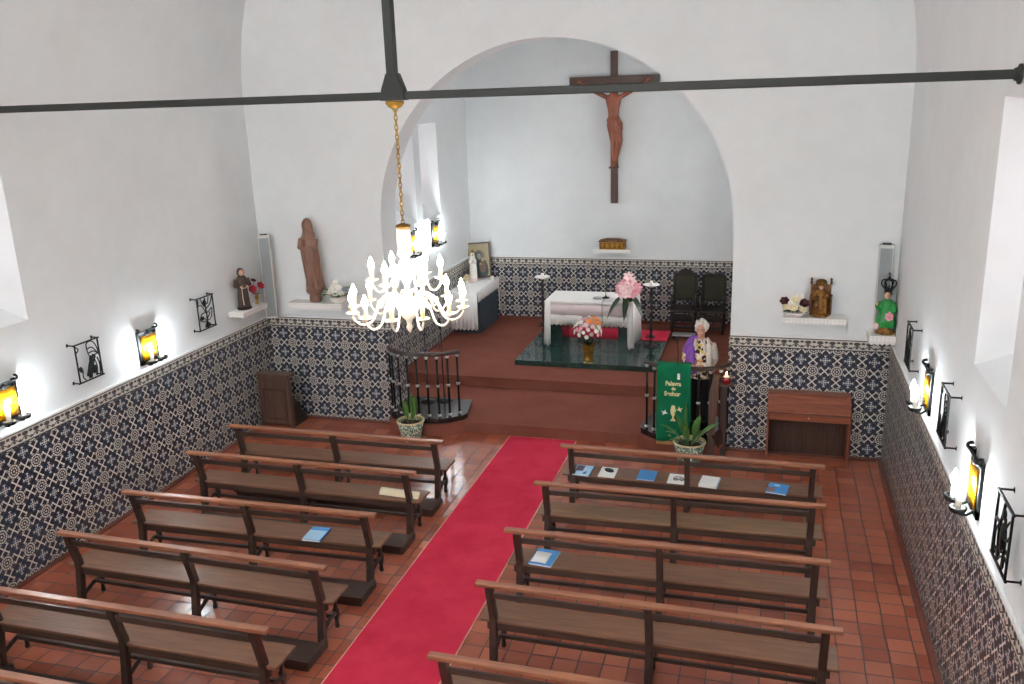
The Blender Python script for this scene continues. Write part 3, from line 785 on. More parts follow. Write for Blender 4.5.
shelf('white lace-edged shelf under the gilded figure, right of the arch', 0, .72, .26, 0, loc=(3.45, YF, 1.90), drop=.085)
shelf('small white lace-edged corner shelf under the green-robed child figure', 0, .29, .36, 0, loc=(4.235, YF, 1.735), drop=.11)
shelf('narrow white lace-edged shelf under the gilded chest', 0, .70, .25, 0, loc=(.02, YC1, 1.80), drop=.07)

# ------------------------------------------------------------------ flowers
def petals(mb, c, nrm, r, n, mi, cup=.5, wid=.55, ph=0):
    c = Vector(c); nz = Vector(nrm).normalized(); ax = nz.orthogonal().normalized(); ay = nz.cross(ax)
    for k in range(n):
        a = 2*PI*k/n+ph; d = ax*math.cos(a)+ay*math.sin(a); s = nz.cross(d)
        w = r*wid
        pts = [c+d*(.08*r)-s*(w*.2), c+d*(.08*r)+s*(w*.2), c+d*(.55*r)+s*(w*.5)+nz*(cup*r*.45), c+d*(.55*r)-s*(w*.5)+nz*(cup*r*.45), c+d*(.82*r)+nz*(cup*r*.68)+s*(w*.38), c+d*(.82*r)+nz*(cup*r*.68)-s*(w*.38), c+d*r+nz*(cup*r*.72)+s*(w*.1), c+d*r+nz*(cup*r*.72)-s*(w*.1)]
        mb.add(pts, [(0, 1, 2, 3), (3, 2, 4, 5), (5, 4, 6, 7)], True, mi)
def bloom(parent, c, nrm, r, mat, kind='open', name='bloom'):
    b = MB()
    if kind == 'lily':
        petals(b, c, nrm, r, 6, 0, .45, .62, random.random()*6)
        n = Vector(nrm).normalized(); b.tube([Vector(c), Vector(c)+n*(r*.6)], r*.04, 5)
    elif kind == 'rose':
        for q, (rr, cu) in enumerate(((r, .5), (r*.75, .9), (r*.5, 1.4))): petals(b, c, nrm, rr, 6, 0, cu, .95, q*.5+random.random())
        b.ball(Vector(c)+Vector(nrm).normalized()*(r*.25), r*.42, 8, 6)
    else:
        petals(b, c, nrm, r, 9, 0, .3, .42, random.random()*6); b.ball(Vector(c)+Vector(nrm).normalized()*(r*.1), r*.28, 8, 6)
    b.build(name, mat, parent, fixn=False)
def leaf(mb, p, d, L, w, droop=.4, mi=0, up=(0, 0, 1)):
    p = Vector(p); d = Vector(d).normalized(); s = d.cross(Vector(up))
    if s.length < .01: s = Vector((1, 0, 0))
    s.normalize(); n = 7; vs = []
    u = s.cross(d)
    for i in range(n+1):
        t = i/n; ww = w*math.sin(PI*min(1, t*.94+.06))**.8*.5
        c = p+d*(L*t)-Vector((0, 0, 1))*(droop*L*t*t)
        vs += [c-s*ww+u*(ww*.35), c, c+s*ww+u*(ww*.35)]
    fs = []
    for i in range(n):
        a = 3*i; fs += [(a, a+1, a+4, a+3), (a+1, a+2, a+5, a+4)]
    mb.add(vs, fs, True, mi)

# small vase of red flowers by the friar
t = thing('flower_vase', 'tiny gold vase of red flowers beside the friar statue', 'flowers', (XL+.13, 10.95, 1.87))
MB().lathe([(.028, 0), (.03, .01), (.01, .03), (.012, .05), (.03, .09), (.022, .13), (.03, .145)], n=14).build('vase', M['brass'], t)
lf = MB()
for k in range(6): leaf(lf, (0, 0, .13), (math.cos(k*1.1), math.sin(k*1.1), .7), .09, .035, .3)
for x, y, z in ((-.02, -.07, .22), (.03, .07, .23), (.0, -.04, .33)): lf.tube([(0, 0, .13), (x*.6, y*.6, z*.8), (x, y, z)], .003, 5)
lf.build('leaves', M['leafd'], t, fixn=False)
bloom(t, (.0, -.08, .23), (.5, -.4, .4), .065, M['redp'], 'rose'); bloom(t, (.03, .08, .25), (.5, -.2, .4), .06, M['redp'], 'rose'); bloom(t, (.0, -.04, .35), (.4, -.2, .7), .04, M['maroon'], 'rose')
# white flower basket beside the carved wood statue
t = thing('flower_basket', 'white flowers with trailing green in a small white bowl beside the wood statue', 'flowers', (-3.085, YF-.17, 1.866)); t.scale = (1.15, 1.0, 1.2)
MB().lathe([(.05, 0), (.09, .02), (.115, .07), (.105, .075), (.08, .03)], n=18).build('bowl', M['white'], t)
lf = MB()
for k in range(16):
    a = k*2.4; leaf(lf, (0, 0, .06), (1.4*math.cos(a), .6*math.sin(a)-.2, .5), .22+.07*(k % 3), .055, .25)
lf.build('leaves', M['leaf'], t, fixn=False)
for x, y, z, r in ((-.09, -.05, .10, .05), (-.05, -.08, .15, .05), (.02, -.09, .13, .055), (-.02, -.05, .20, .05), (.05, -.06, .19, .045), (.0, -.03, .25, .04), (.09, -.07, .12, .04)): bloom(t, (x, y, z), (x, -.6, .6), r, M['white'], 'rose')
bloom(t, (.13, -.04, .17), (.3, -.5, .5), .045, basic('lilac_grey_petal', '8a8f9c', .6), 'rose')
# cream and maroon flowers beside the gilded figure
t = thing('flower_bowl', 'cream and maroon flowers in a low white bowl beside the gilded figure', 'flowers', (3.22, YF-.16, 1.906))
MB().lathe([(.06, 0), (.10, .02), (.12, .05), (.11, .055), (.08, .02)], n=18).build('bowl', M['white'], t)
lf = MB()
for k in range(16): a = k*2.4; leaf(lf, (0, 0, .05), (1.3*math.cos(a), .6*math.sin(a)-.2, .4), .17, .045, .3)
lf.build('leaves', M['leafd'], t, fixn=False)
for x, y, z, r, m in ((-.10, -.07, .13, .06, 'cream'), (-.02, -.10, .12, .06, 'cream'), (.09, -.09, .10, .055, 'cream'), (.0, -.05, .21, .06, 'cream'), (.05, -.04, .25, .05, 'white'), (.10, -.05, .17, .065, 'maroon'), (-.13, -.04, .19, .06, 'maroon'), (-.04, -.07, .18, .05, 'white')):
    bloom(t, (x, y, z), (x, -.6, .6), r, M[m], 'rose')

# ------------------------------------------------------------------ statues
t = thing('friar_statue', 'small painted friar statue in a dark brown hooded habit on the left wall shelf', 'statue', (XL+.12, 10.64, 1.87), PI*.30)
b = MB().loft([(0, 0, 0, .10, .085), (.02, 0, 0, .105, .09), (.035, 0, 0, .09, .075)], 20); b.build('plinth', M['hairdk'], t)
b = MB().loft([(.03, 0, 0, .088, .07, .05), (.18, 0, 0, .078, .062, .05), (.32, 0, .0, .068, .055, .02), (.40, 0, .0, .082, .056), (.455, 0, .005, .07, .05), (.49, 0, .005, .035, .035)], 28, nf=11)
b.tube([(-.075, 0, .435), (-.10, -.015, .34), (-.055, -.065, .33)], [.035, .036, .028], 10).tube([(.075, 0, .435), (.10, -.015, .34), (.045, -.065, .35)], [.035, .036, .028], 10)
b.build('habit', M['habit'], t, remesh=.007, smoothit=2)
b = MB().ball((0, -.012, .525), (.036, .04, .046), 14, 10).ball((0, -.052, .518), (.008, .01, .01), 6, 5).tube([(0, 0, .47), (0, 0, .5)], .022, 8)
b.build('head', M['paintskin'], t)
b = MB().grid(lambda u, v: (.048*math.sin(v*PI*.97+.05)*math.cos(PI*(-.12+1.24*u)), .012+.046*math.sin(v*PI*.97+.05)*math.sin(PI*(-.12+1.24*u)), .527+.06*math.cos(v*PI*.97+.05)), 14, 10)
b.build('hood', M['habit'], t, solid=.008)
for s in (-1, 1):
    b = MB().ball((s*.045, -.075, .335), (.018, .02, .016), 8, 6)
    for k in range(4): b.tube([(s*.045+(k-1.5)*.007, -.09, .337), (s*.042+(k-1.5)*.007, -.106, .333)], .0035, 5)
    b.tube([(s*.03, -.08, .345), (s*.022, -.092, .352)], .004, 5); b.build('hand', M['paintskin'], t)
b = MB().tube([(-.03, -.06, .31), (-.035, -.07, .18), (-.03, -.078, .07)], .006, 6); b.tube([(-.068, .0, .30), (-.03, -.058, .31), (.03, -.06, .31), (.068, 0, .30)], .006, 6); b.build('cord', M['rope'], t)

t = thing('carved_madonna', 'tall carved brown wood statue of a veiled woman with praying hands', 'statue', (-3.46, YF-.16, 1.866), -.12)
b = MB().loft([(0, 0, .02, .095, .08), (.06, 0, .02, .10, .085), (.10, 0, .02, .085, .07), (.16, .0, .02, .12, .09), (.22, 0, .02, .125, .09)], 22)
b.ball((-.05, 0, .17), (.085, .07, .07), 14, 8).ball((.07, 0, .2), (.085, .07, .06), 14, 8)
b.build('cloud_base', M['carved'], t, remesh=.012, smoothit=3)
b = MB().loft([(.20, .02, .02, .155, .10, .06), (.32, .01, .02, .135, .095, .06), (.55, .0, -.005, .135, .10, .05), (.78, -.005, -.025, .138, .105, .03), (.93, -.01, -.02, .12, .095, .02), (.99, -.01, .0, .10, .07), (1.05, -.012, -.005, .078, .07), (1.10, -.015, -.01, .078, .078), (1.17, -.015, -.012, .066, .075), (1.215, -.015, -.008, .035, .045), (1.225, -.015, -.005, .01, .01)], 36, nf=9)
b.tube([(-.12, -.02, .93), (-.135, -.05, .80), (-.04, -.095, .82)], [.05, .05, .036], 10).tube([(.10, -.02, .93), (.12, -.05, .80), (.0, -.095, .83)], [.05, .05, .036], 10)
b.tube([(.09, -.05, .95), (.06, -.085, .7), (.09, -.095, .45), (.13, -.06, .25)], .018, 8).tube([(-.09, -.06, .75), (-.03, -.10, .55), (.0, -.095, .3)], .014, 8).tube([(-.055, -.085, .72), (.02, -.10, .48), (.05, -.095, .24)], .012, 8)
b.build('robe', M['carved'], t, remesh=.009, smoothit=3)
b = MB().ball((-.018, -.062, 1.12), (.042, .034, .058), 14, 10).ball((-.02, -.097, 1.115), (.008, .012, .014), 8, 5).ball((-.02, -.088, 1.088), (.015, .008, .006), 8, 5)
b.build('face', M['carved'], t)
b = MB()
for s in (-1, 1):
    b.ball((-.02+s*.012, -.115, .865), (.011, .022, .035), 8, 6)
    for k in range(4): b.tube([(-.02+s*.010, -.128+k*.010, .885), (-.02+s*.006, -.13+k*.010, .945-abs(k-1.5)*.006)], .005, 5)
    b.tube([(-.02+s*.014, -.10, .875), (-.02+s*.006, -.09, .915)], .006, 5)
b.build('praying_hands', M['carved'], t)

t = thing('gilded_figure', 'small gilded and brown seated figure on a throne, on the shelf right of the arch', 'statue', (3.515, YF-.15, 1.906))
b = MB().lathe([(.12, .02), (.125, .035), (.10, .055)], n=20, fold=.06, nf=8)
for k in range(4): b.ball((.095*math.cos(PI/4+k*PI/2), .07*math.sin(PI/4+k*PI/2), .012), (.016, .016, .014), 8, 6)
b.build('footed_base', M['gold'], t)
b = MB().bx((-.12, .03, .05), (.12, .055, .40)).bx((-.13, -.05, .05), (-.105, .055, .27)).bx((.105, -.05, .05), (.13, .055, .27))
for s in (-1, 1): b.lathe([(.012, .40), (.02, .42), (.01, .44), (.018, .46), (.004, .485)], (s*.115, .042, 0), 10)
b.ball((0, .042, .42), (.07, .012, .05), 14, 8); b.ball((-.118, -.05, .28), (.016, .014, .016), 8, 6); b.ball((.118, -.05, .28), (.016, .014, .016), 8, 6)
b.build('throne', M['goldd'], t, bevel=.004)
b = MB().loft([(.05, 0, -.03, .085, .06, .1), (.15, 0, -.035, .095, .065, .1), (.20, 0, -.02, .085, .06, .06), (.29, 0, .0, .065, .045, .04), (.34, 0, .005, .05, .035)], 30, nf=9)
b.tube([(-.06, 0, .31), (-.085, -.035, .24), (-.04, -.08, .22)], .022, 8).tube([(.06, 0, .31), (.085, -.035, .24), (.045, -.08, .25)], .022, 8)
b.build('robe', M['gold'], t, remesh=.007, smoothit=1)
b = MB().ball((0, -.01, .375), (.03, .032, .038), 12, 8).ball((0, -.043, .37), (.006, .007, .009), 6, 5).tube([(0, 0, .33), (0, 0, .36)], .016, 8); b.build('head', M['paintskin'], t)
b = MB().lathe([(.035, .395), (.045, .41), (.05, .44), (.02, .455), (.006, .47)], (0, -.005, 0), 14, fold=.08, nf=6); b.build('crown', M['olbrass'], t)
b = MB().loft([(.12, -.05, -.085, .03, .026), (.18, -.05, -.08, .034, .028), (.24, -.045, -.07, .026, .022)], 12).ball((-.045, -.085, .265), .024, 10, 8); b.build('seated_child', M['goldd'], t)

t = thing('child_figure', 'green-robed crowned child figure holding a pink flower, on the corner shelf', 'statue', (4.272, YF-.225, 1.741), -.2); t.scale = (.9, .9, 1)
b = MB().loft([(0, 0, 0, .12, .09), (.02, 0, 0, .125, .095), (.04, 0, 0, .09, .07), (.07, 0, 0, .085, .065), (.09, 0, 0, .10, .075)], 22, fold=.05, nf=7); b.build('plinth', M['gold'], t)
b = MB().loft([(.085, 0, 0, .12, .085, .09), (.16, 0, -.01, .125, .09, .09), (.22, 0, .0, .11, .08, .06), (.29, 0, 0, .078, .06, .04), (.37, 0, 0, .085, .058), (.41, 0, .0, .065, .045), (.435, 0, 0, .03, .03)], 30, nf=9)
b.tube([(-.07, 0, .385), (-.11, -.03, .31), (-.12, -.085, .36)], [.036, .036, .03], 10).tube([(.07, 0, .385), (.105, -.03, .30), (.05, -.085, .27)], [.036, .036, .03], 10)
b.build('robe', M['greenrobe'], t, remesh=.008, smoothit=2)
b = MB().ball((0, -.008, .475), (.042, .044, .05), 14, 10).ball((0, -.052, .468), (.008, .009, .009), 6, 5).tube([(0, 0, .42), (0, 0, .45)], .02, 8).ball((-.02, -.045, .455), .010, 6, 5).ball((.02, -.045, .455), .010, 6, 5)
b.build('head', M['paintskin'], t)
b = MB().ball((0, .008, .49), (.048, .046, .046), 14, 10); b.build('hair', M['hairdk'], t)
for x, y, z in ((-.122, -.10, .375), (.045, -.10, .27)):
    b = MB().ball((x, y, z), (.014, .016, .018), 8, 6)
    for k in range(4): b.tube([(x+(k-1.5)*.006, y-.008, z+.008), (x+(k-1.5)*.007, y-.014, z+.028)], .0035, 5)
    b.tube([(x+.012, y, z), (x+.02, y-.006, z+.014)], .004, 5); b.build('hand', M['paintskin'], t)
bloom(t, (.045, -.115, .235), (.1, -1, .3), .055, M['pink'], 'rose'); bloom(t, (-.11, -.08, .10), (-.2, -1, .4), .04, M['pinkl'], 'rose')
b = MB().lathe([(.05, .525), (.055, .53), (.052, .555), (.048, .56)], n=18)
for k in range(6):
    a = k*PI/3; b.tube(catmull([(.05*math.cos(a), .05*math.sin(a), .555), (.092*math.cos(a), .092*math.sin(a), .61), (.075*math.cos(a), .075*math.sin(a), .66), (.01*math.cos(a), .01*math.sin(a), .665)], 4), .0085, 6)
    b.ball((.053*math.cos(a+.5), .053*math.sin(a+.5), .575), .012, 8, 6)
b.ball((0, 0, .685), .02, 10, 8).tube([(0, 0, .70), (0, 0, .76)], .006, 6).tube([(-.02, 0, .738), (.02, 0, .738)], .006, 6)
b.build('crown', M['iron'], t)

# ------------------------------------------------------------------ column loudspeakers
def speaker(label, loc, rz, tilt, roll=0, h=1.24):
    t = thing('column_speaker', label, 'loudspeaker', loc, rz); t.rotation_euler = (tilt, roll, rz)
    MB().bx((-.085, -.055, 0), (.085, .045, h)).build('body', M['spk'], t, bevel=.006)
    MB().bx((-.068, -.062, .03), (.068, -.054, h-.04)).build('grille', M['grille'], t)
    b = MB().bx((-.02, .045, h-.07), (.02, .10, h-.04)).bx((-.05, -.04, h), (.05, .05, h+.012)); b.build('bracket', M['rod'], t)
speaker('pale grey column loudspeaker in the left front corner, above the tiles', (-4.20, YF-.165, 1.60), .45, 0)
speaker('pale grey column loudspeaker in the right front corner, behind the child figure', (4.235, YF-.065, 1.765), -.1, 0, h=1.04)

# ------------------------------------------------------------------ wooden furniture on the nave floor
t = thing('wooden_cabinet', 'red brown wooden cabinet with open front against the right front tiles', 'cabinet', (3.45, 11.35, 0))
w = .49
for s in (-1, 1): MB().prism([(-.36, 0), (-.01, 0), (-.01, .87), (-.16, .87), (-.36, .70)], s*w-.012, s*w+.012, 'x').build('side_panel', M['redwood'], t, bevel=.003)
b = MB().bx((-w+.014, -.03, 0), (w-.014, -.014, .845)); b.build('back_panel', M['dkwood'], t)
b = MB().bx((-w-.012, -.17, .872), (w+.012, -.008, .89)); b.build('top_board', M['redwood'], t, bevel=.003)
b = MB().bar((0, -.168, .865), (0, -.366, .695), 2*w+.02, .018); b.build('sloping_lid', M['redwood'], t, bevel=.003)
d_ = MB().bx((-w+.014, -.372, .595), (w-.014, -.345, .682)).build('drawer', M['redwood'], t, bevel=.003)
MB().ball((0, -.382, .645), .011, 10, 8).build('knob', M['silver'], d_)
MB().bx((-w+.014, -.34, .575), (w-.014, -.034, .592)).build('shelf_board', M['dkwood'], t)
MB().bx((-w+.014, -.345, .0), (w-.014, -.325, .085)).bx((-w+.014, -.36, .086), (w-.014, -.31, .105)).build('plinth', M['redwood'], t)

t = thing('prayer_stand', 'tall dark wooden prayer stand with flat top ledge in the left front corner', 'prayer stand', (-4.075, 10.86, 0), -.03)
MB().bx((-.225, -.02, .05), (.225, .01, .80)).build('front_panel', M['stand'], t, bevel=.003)
b = MB().bx((-.19, -.032, .12), (.19, -.021, .15)).bx((-.19, -.032, .58), (.19, -.021, .61)).bx((-.19, -.032, .15), (-.165, -.021, .58)).bx((.165, -.032, .15), (.19, -.021, .58)); b.build('panel_moulding', M['dkwood'], t)
MB().bx((-.275, -.06, .80), (.275, .14, .84)).build('top_ledge', M['stand'], t, bevel=.006)
for s in (-1, 1):
    MB().prism([(-.03, 0), (.05, 0), (.05, .80), (-.03, .80)], s*.245-.018, s*.245+.018, 'x').build('side_post', M['stand'], t, bevel=.003)
    MB().prism([(.05, 0), (.40, 0), (.40, .10), (.30, .13), (.24, .30), (.12, .42), (.05, .5)], s*.245-.014, s*.245+.014, 'x').build('carved_side', M['blackwood'], t, bevel=.003)
MB().bx((-.25, .12, .10), (.25, .40, .13)).build('kneeling_board', M['dkwood'], t, bevel=.004)

# ------------------------------------------------------------------ altar rails
ZB = .245
def rail(curve, label, nb, skip=()):
    t = thing('altar_rail', label, 'railing', (0, 0, 0))
    P2 = offs(curve, .055)
    x_in = curve[-1][0] if abs(curve[-1][0]-AX) < abs(curve[0][0]-AX) else curve[0][0]
    inner = [(x_in+(-.02 if x_in < AX else .02), 11.95)]; far = -2.39 if x_in < AX else 2.43
    if x_in < AX: poly = [p for p in P2 if p[0] > -2.395]+[(x_in+.06, curve[-1][1]+.05), (x_in-.05, 11.90), (-2.395, 11.90)]
    else: poly = [(x_in+.05, 11.90), (x_in-.06, curve[0][1]+.05)]+[p for p in P2 if p[0] < 2.435]+[(2.435, 11.90)]
    MB().prism(poly, Z1+.001, ZB, 'z').build('stone_base', M['blk'], t, bevel=.006)
    tot = [0]
    for a, b in zip(curve, curve[1:]): tot.append(tot[-1]+math.dist(a, b))
    def at(s):
        for i in range(len(curve)-1):
            if s <= tot[i+1]:
                u = (s-tot[i])/(tot[i+1]-tot[i]); return (curve[i][0]+(curve[i+1][0]-curve[i][0])*u, curve[i][1]+(curve[i+1][1]-curve[i][1])*u)
        return curve[-1]
    zr = 1.19
    MB().tube([(p[0], p[1], zr) for p in curve], .030, 10, sq=.7).build('handrail', M['frame'], t)
    for k in range(nb):
        x, y = at(tot[-1]*(.04+.93*k/(nb-1)))
        if k in skip: continue
        o = MB().tube([(x, y, ZB-.002), (x, y, zr-.015)], .0165, 8).build('baluster', M['iron'], t)
        for zz in (ZB+.03, .72, zr-.05): MB().lathe([(.018, zz-.02), (.028, zz-.008), (.028, zz+.008), (.018, zz+.02)], (x, y, 0), 12).build('collar', M['silver'], o)
    return t
rail(LCs, 'curved railing of black balusters left of the chancel step', 9)
rail(mir(LCs), 'curved railing of black balusters right of the step, behind the green banner', 9)

# ------------------------------------------------------------------ lectern, banner, candle
t = thing('lectern', 'brown wooden reading stand with tall side boards right of the banner', 'lectern', (2.10, 11.02, 0))
MB().prism([(.10, .0), (.19, .0), (.215, .70), (.235, 1.15), (.17, 1.15), (.115, .9), (.12, .45)], -.05, -.025, 'y').build('side_board', M['stand'], t)
MB().bx((.25, .06, 0.001), (.335, .20, 1.06)).build('rear_board', M['frame'], t, bevel=.004)
MB().bar((.175, -.03, 1.15), (.30, .10, 1.07), .03, .02).build('brace', M['stand'], t)
sh = MB().lathe([(.01, 1.0), (.085, 1.005), (.10, 1.02), (.095, 1.026), (.01, 1.022)], (.325, .0, 0), 18).build('candle_shelf', M['stand'], t)
MB().bar((.30, .07, .30), (.20, -.03, .22), .02, .22).build('foot_brace', M['frame'], t)
t = thing('votive_candle', 'red glass votive candle burning on the lectern shelf', 'candle', (2.425, 11.02, 1.0265))
MB().lathe([(.035, 0), (.052, .01), (.058, .05), (.05, .085), (.042, .09), (.042, .05), (.03, .02)], n=16).build('glass_cup', M['redglass'], t)
MB().lathe([(.038, .03), (.038, .10), (.01, .105)], n=14).build('wax', M['wax'], t)
MB().lathe([(.002, .105), (.010, .118), (.009, .135), (.001, .165)], n=10).build('flame', M['flame'], t)

BX0, BX1, BY, BZ0, BZ1 = 1.545, 1.985, 10.955, .20, 1.275
t = thing('lectern_banner', 'green cloth banner with gold lettering and chalice hanging from the railing', 'banner', ((BX0+BX1)/2, BY, 0))
hw = (BX1-BX0)/2
MB().grid(lambda u, v: (-hw+2*hw*u, -.006*math.sin(u*9)*(1-v)+.006*math.sin(v*5), BZ0+(BZ1-BZ0)*v), 16, 16).build('cloth', M['green'], t, solid=.006)
MB().grid(lambda u, v: (-hw+2*hw*u, .0+.16*v, BZ1+.0-.02*v), 8, 4).build('cloth_top', M['green'], t, solid=.006)
f = MB()
for i in range(40):
    x = -hw+.006+(2*hw-.012)*i/39; f.tube([(x, -.002, BZ0+.008), (x+random.uniform(-.003, .003), -.004, BZ0-.045)], .005, 4)
f.build('fringe', M['fringe'], t)
def text(body, x, z, size, name='lettering', mat=None, shear=0, wide=1.0):
    cu = bpy.data.curves.new(name, 'FONT'); cu.body = body; cu.size = size; cu.extrude = .0012; cu.offset = .003; cu.align_x = 'CENTER'; cu.shear = shear
    ob = bpy.data.objects.new('tmp', cu); COL.objects.link(ob)
    dg = bpy.context.evaluated_depsgraph_get(); me = bpy.data.meshes.new_from_object(ob.evaluated_get(dg))
    bpy.data.objects.remove(ob); me.materials.clear(); me.materials.append(mat)
    for v in me.vertices:
        a, b, c = v.co; v.co = (a*wide+x, -.013-c, b+z)
    o = bpy.data.objects.new(name, me); COL.objects.link(o); o.parent = t
    return o
text('Palavra', -.005, .985, .083, mat=M['thread'], wide=.86); text('do', .0, .925, .055, mat=M['thread'], wide=.9); text('Senhor', -.015, .845, .083, mat=M['thread'], wide=.86)
c = MB()
def fl(pts): c.prism(pts, -.0145, -.011, 'y')
fl([(-.035, .665), (.035, .665), (.032, .60), (.012, .565), (.012, .53), (.035, .505), (.035, .495), (-.035, .495), (-.035, .505), (-.012, .53), (-.012, .565), (-.032, .60)])
fl([(.028*math.cos(a*PI/8), .685+.028*math.sin(a*PI/8)) for a in range(16)])
c.build('chalice_emblem', M['thread'], t)
def dove(ox, oz, s, m):
    global c
    c = MB(); fl([(ox+s*x, oz+z) for x, z in ((-.03, 0), (-.005, .012), (.0, .05), (.02, .018), (.055, .03), (.03, .0), (.04, -.03), (.008, -.012))]); c.build('dove_emblem', M[m], t)
dove(.07, .655, 1, 'thread'); dove(-.10, .60, -1, 'threadw')
c = MB(); fl([(-.10, .345), (-.06, .355), (.0, .34), (.03, .325), (.0, .325), (-.06, .34)]); fl([(-.07, .29), (-.035, .31), (-.02, .27)]); fl([(.01, .36), (.03, .375), (.045, .355)]); c.build('sprig_emblem', M['threado'], t)

t = thing('microphone_stand', 'thin black gooseneck microphone with a white tag in front of the banner', 'microphone', (1.80, 10.98, BZ1))
MB().tube([(0, .05, -.01), (.01, .03, .12), (.0, .0, .30)], .007, 6).build('gooseneck', M['black'], t)
MB().tube([(0, 0, .295), (-.002, -.012, .36)], [.013, .017], 8).build('microphone', M['black'], t)
MB().tube([(.01, .02, .02), (.03, -.045, .0), (.032, -.05, -.14)], .003, 5).build('cable', M['black'], t)
MB().bx((.012, -.052, -.20), (.046, -.044, -.12)).build('tag', M['paper'], t)

# ------------------------------------------------------------------ potted plants
def potplant(label, loc, rz, s, leaves, ring):
    t = thing('potted_plant', label, 'potted plant', loc, rz); t.scale = (s, s, s)
    MB().lathe([(.12, 0), (.128, .01), (.165, .18), (.187, .275), (.16, .24)], n=28).build('pot', M['pot'], t)
    MB().lathe([(.183, .272), (.196, .277), (.197, .289), (.186, .295), (.175, .292), (.165, .24), (.183, .272)], n=28, cap=False).build('pot_rim', M['potrim'], t)
    MB().lathe([(.168, .235), (.1, .25), (.01, .255)], n=20).build('soil', M['soil'], t)
    for (a, tilt, L, w, dr) in leaves:
        b = MB(); d = (math.sin(tilt)*math.cos(a), math.sin(tilt)*math.sin(a), math.cos(tilt))
        p = (.04*math.cos(a), .04*math.sin(a), .25)
        q = Vector(p)+Vector(d)*.10; b.tube([p, q], .006, 6); leaf(b, q-Vector(d)*.02, d, L, w, dr, up=(-math.sin(a), math.cos(a), 0) if tilt < .2 else (0, 0, 1))
        b.build('leaf', M['leaf'], t, fixn=False)
    if ring:
        MB().tube([(-.0+.042*math.cos(a*PI/9+.9), -.0, .042*1.5*math.sin(a*PI/9+.9)) for a in range(15)], .009, 6).build('painted_letter', M['paper'], t).location = (.075, -.155, .125)
    return t
potplant('potted upright green plant in a mottled green pot before the left railing', (-1.90, 10.80, 0), .3, 1.02,
         [(.3, .12, .30, .10, .0), (2.4, .28, .26, .09, .05), (4.0, .22, .30, .085, .02), (5.3, .18, .34, .10, .0), (1.2, .08, .36, .08, 0), (3.2, .35, .2, .07, .1)], False)
potplant('potted broad-leaf plant in a mottled pot before the green banner', (2.0, 10.74, 0), 0, 1.08,
         [(2.0, .16, .42, .12, .0), (.25, .75, .38, .12, .2), (3.3, .75, .36, .09, .2), (2.6, .45, .36, .08, .1), (1.0, .45, .3, .10, .1), (4.4, .3, .26, .08, .1), (5.4, .55, .30, .09, .2), (3.9, .95, .24, .07, .3)], True)
for lb, x, y in (('thin black microphone stand behind the left railing, nearer the tiled jamb', -1.99, 11.72), ('thin black microphone stand behind the left railing, farther from the jamb', -1.76, 11.80)):
    t = thing('microphone_stand', lb, 'microphone', (x, y, ZB), group='microphone stands behind the left railing')
    MB().lathe([(.12, 0), (.12, .012), (.02, .025), (.012, .03)], n=18).build('base_plate', M['black'], t)
    MB().tube([(0, 0, .02), (0, 0, 1.15)], .010, 8).build('pole', M['black'], t)
    MB().tube([(0, 0, 1.13), (0, -.03, 1.30)], [.016, .022], 8).build('microphone', M['black'], t)

# ------------------------------------------------------------------ altar
DX0, DX1, DY0, DY1, DZ = -1.12, 1.23, 13.46, 15.65, .425
t = tag(MB().bx((DX0, DY0, Z2), (DX1, DY1, DZ)).build('altar_dais', M['marble'], bevel=.006), 'polished dark green marble dais under the altar', 'dais')
tag(MB().bx((-.62, 14.99, DZ), (DX1-.01, DY1-.01, DZ+.012)).build('altar_rug', M['red']), 'red rug on the dais behind the altar', 'rug')
AX0, AX1, AY0, AY1, ATZ = -.78, .72, 14.30, 15.08, 1.255
t = thing('altar_table', 'green marble altar table under the white cloth', 'altar', (-.03, 14.69, DZ))
MB().bx((-.74, -.38, .77), (.74, .38, ATZ-DZ-.006)).build('table_top', M['marble'], t, bevel=.004)
for s in (-1, 1): MB().bx((s*.60-.11, -.28, .0), (s*.60+.11, .28, .77)).build('pedestal', M['marble'], t, bevel=.004)
t = thing('altar_cloth', 'white altar cloth with scalloped lace front and long hanging ends', 'altar cloth', (-.03, 14.69, ATZ))
hx, hy = .76, .395
MB().bx((-hx, -hy, -.004), (hx, hy, .002)).build('cloth_top', M['cloth'], t)
def drop(n, top, fn, mat, name, sc_=10, amp=.02, solid=.004, z0=0):
    m = MB(); vs = []; N = n
    for i in range(N+1):
        u = i/N; a = fn(u, 0); L = fn(u, 1)
        vs += [(a[0], a[1], z0), (a[0]+L[0]*.5, a[1]+L[1]*.5, z0-L[2]*.5), (a[0]+L[0], a[1]+L[1], z0-L[2]-amp*abs(math.sin(u*PI*sc_)))]
    fs = []
    for i in range(N): fs += [(3*i, 3*i+3, 3*i+4, 3*i+1), (3*i+1, 3*i+4, 3*i+5, 3*i+2)]
    m.add(vs, fs, True); return m.build(name, mat, t, solid=solid)
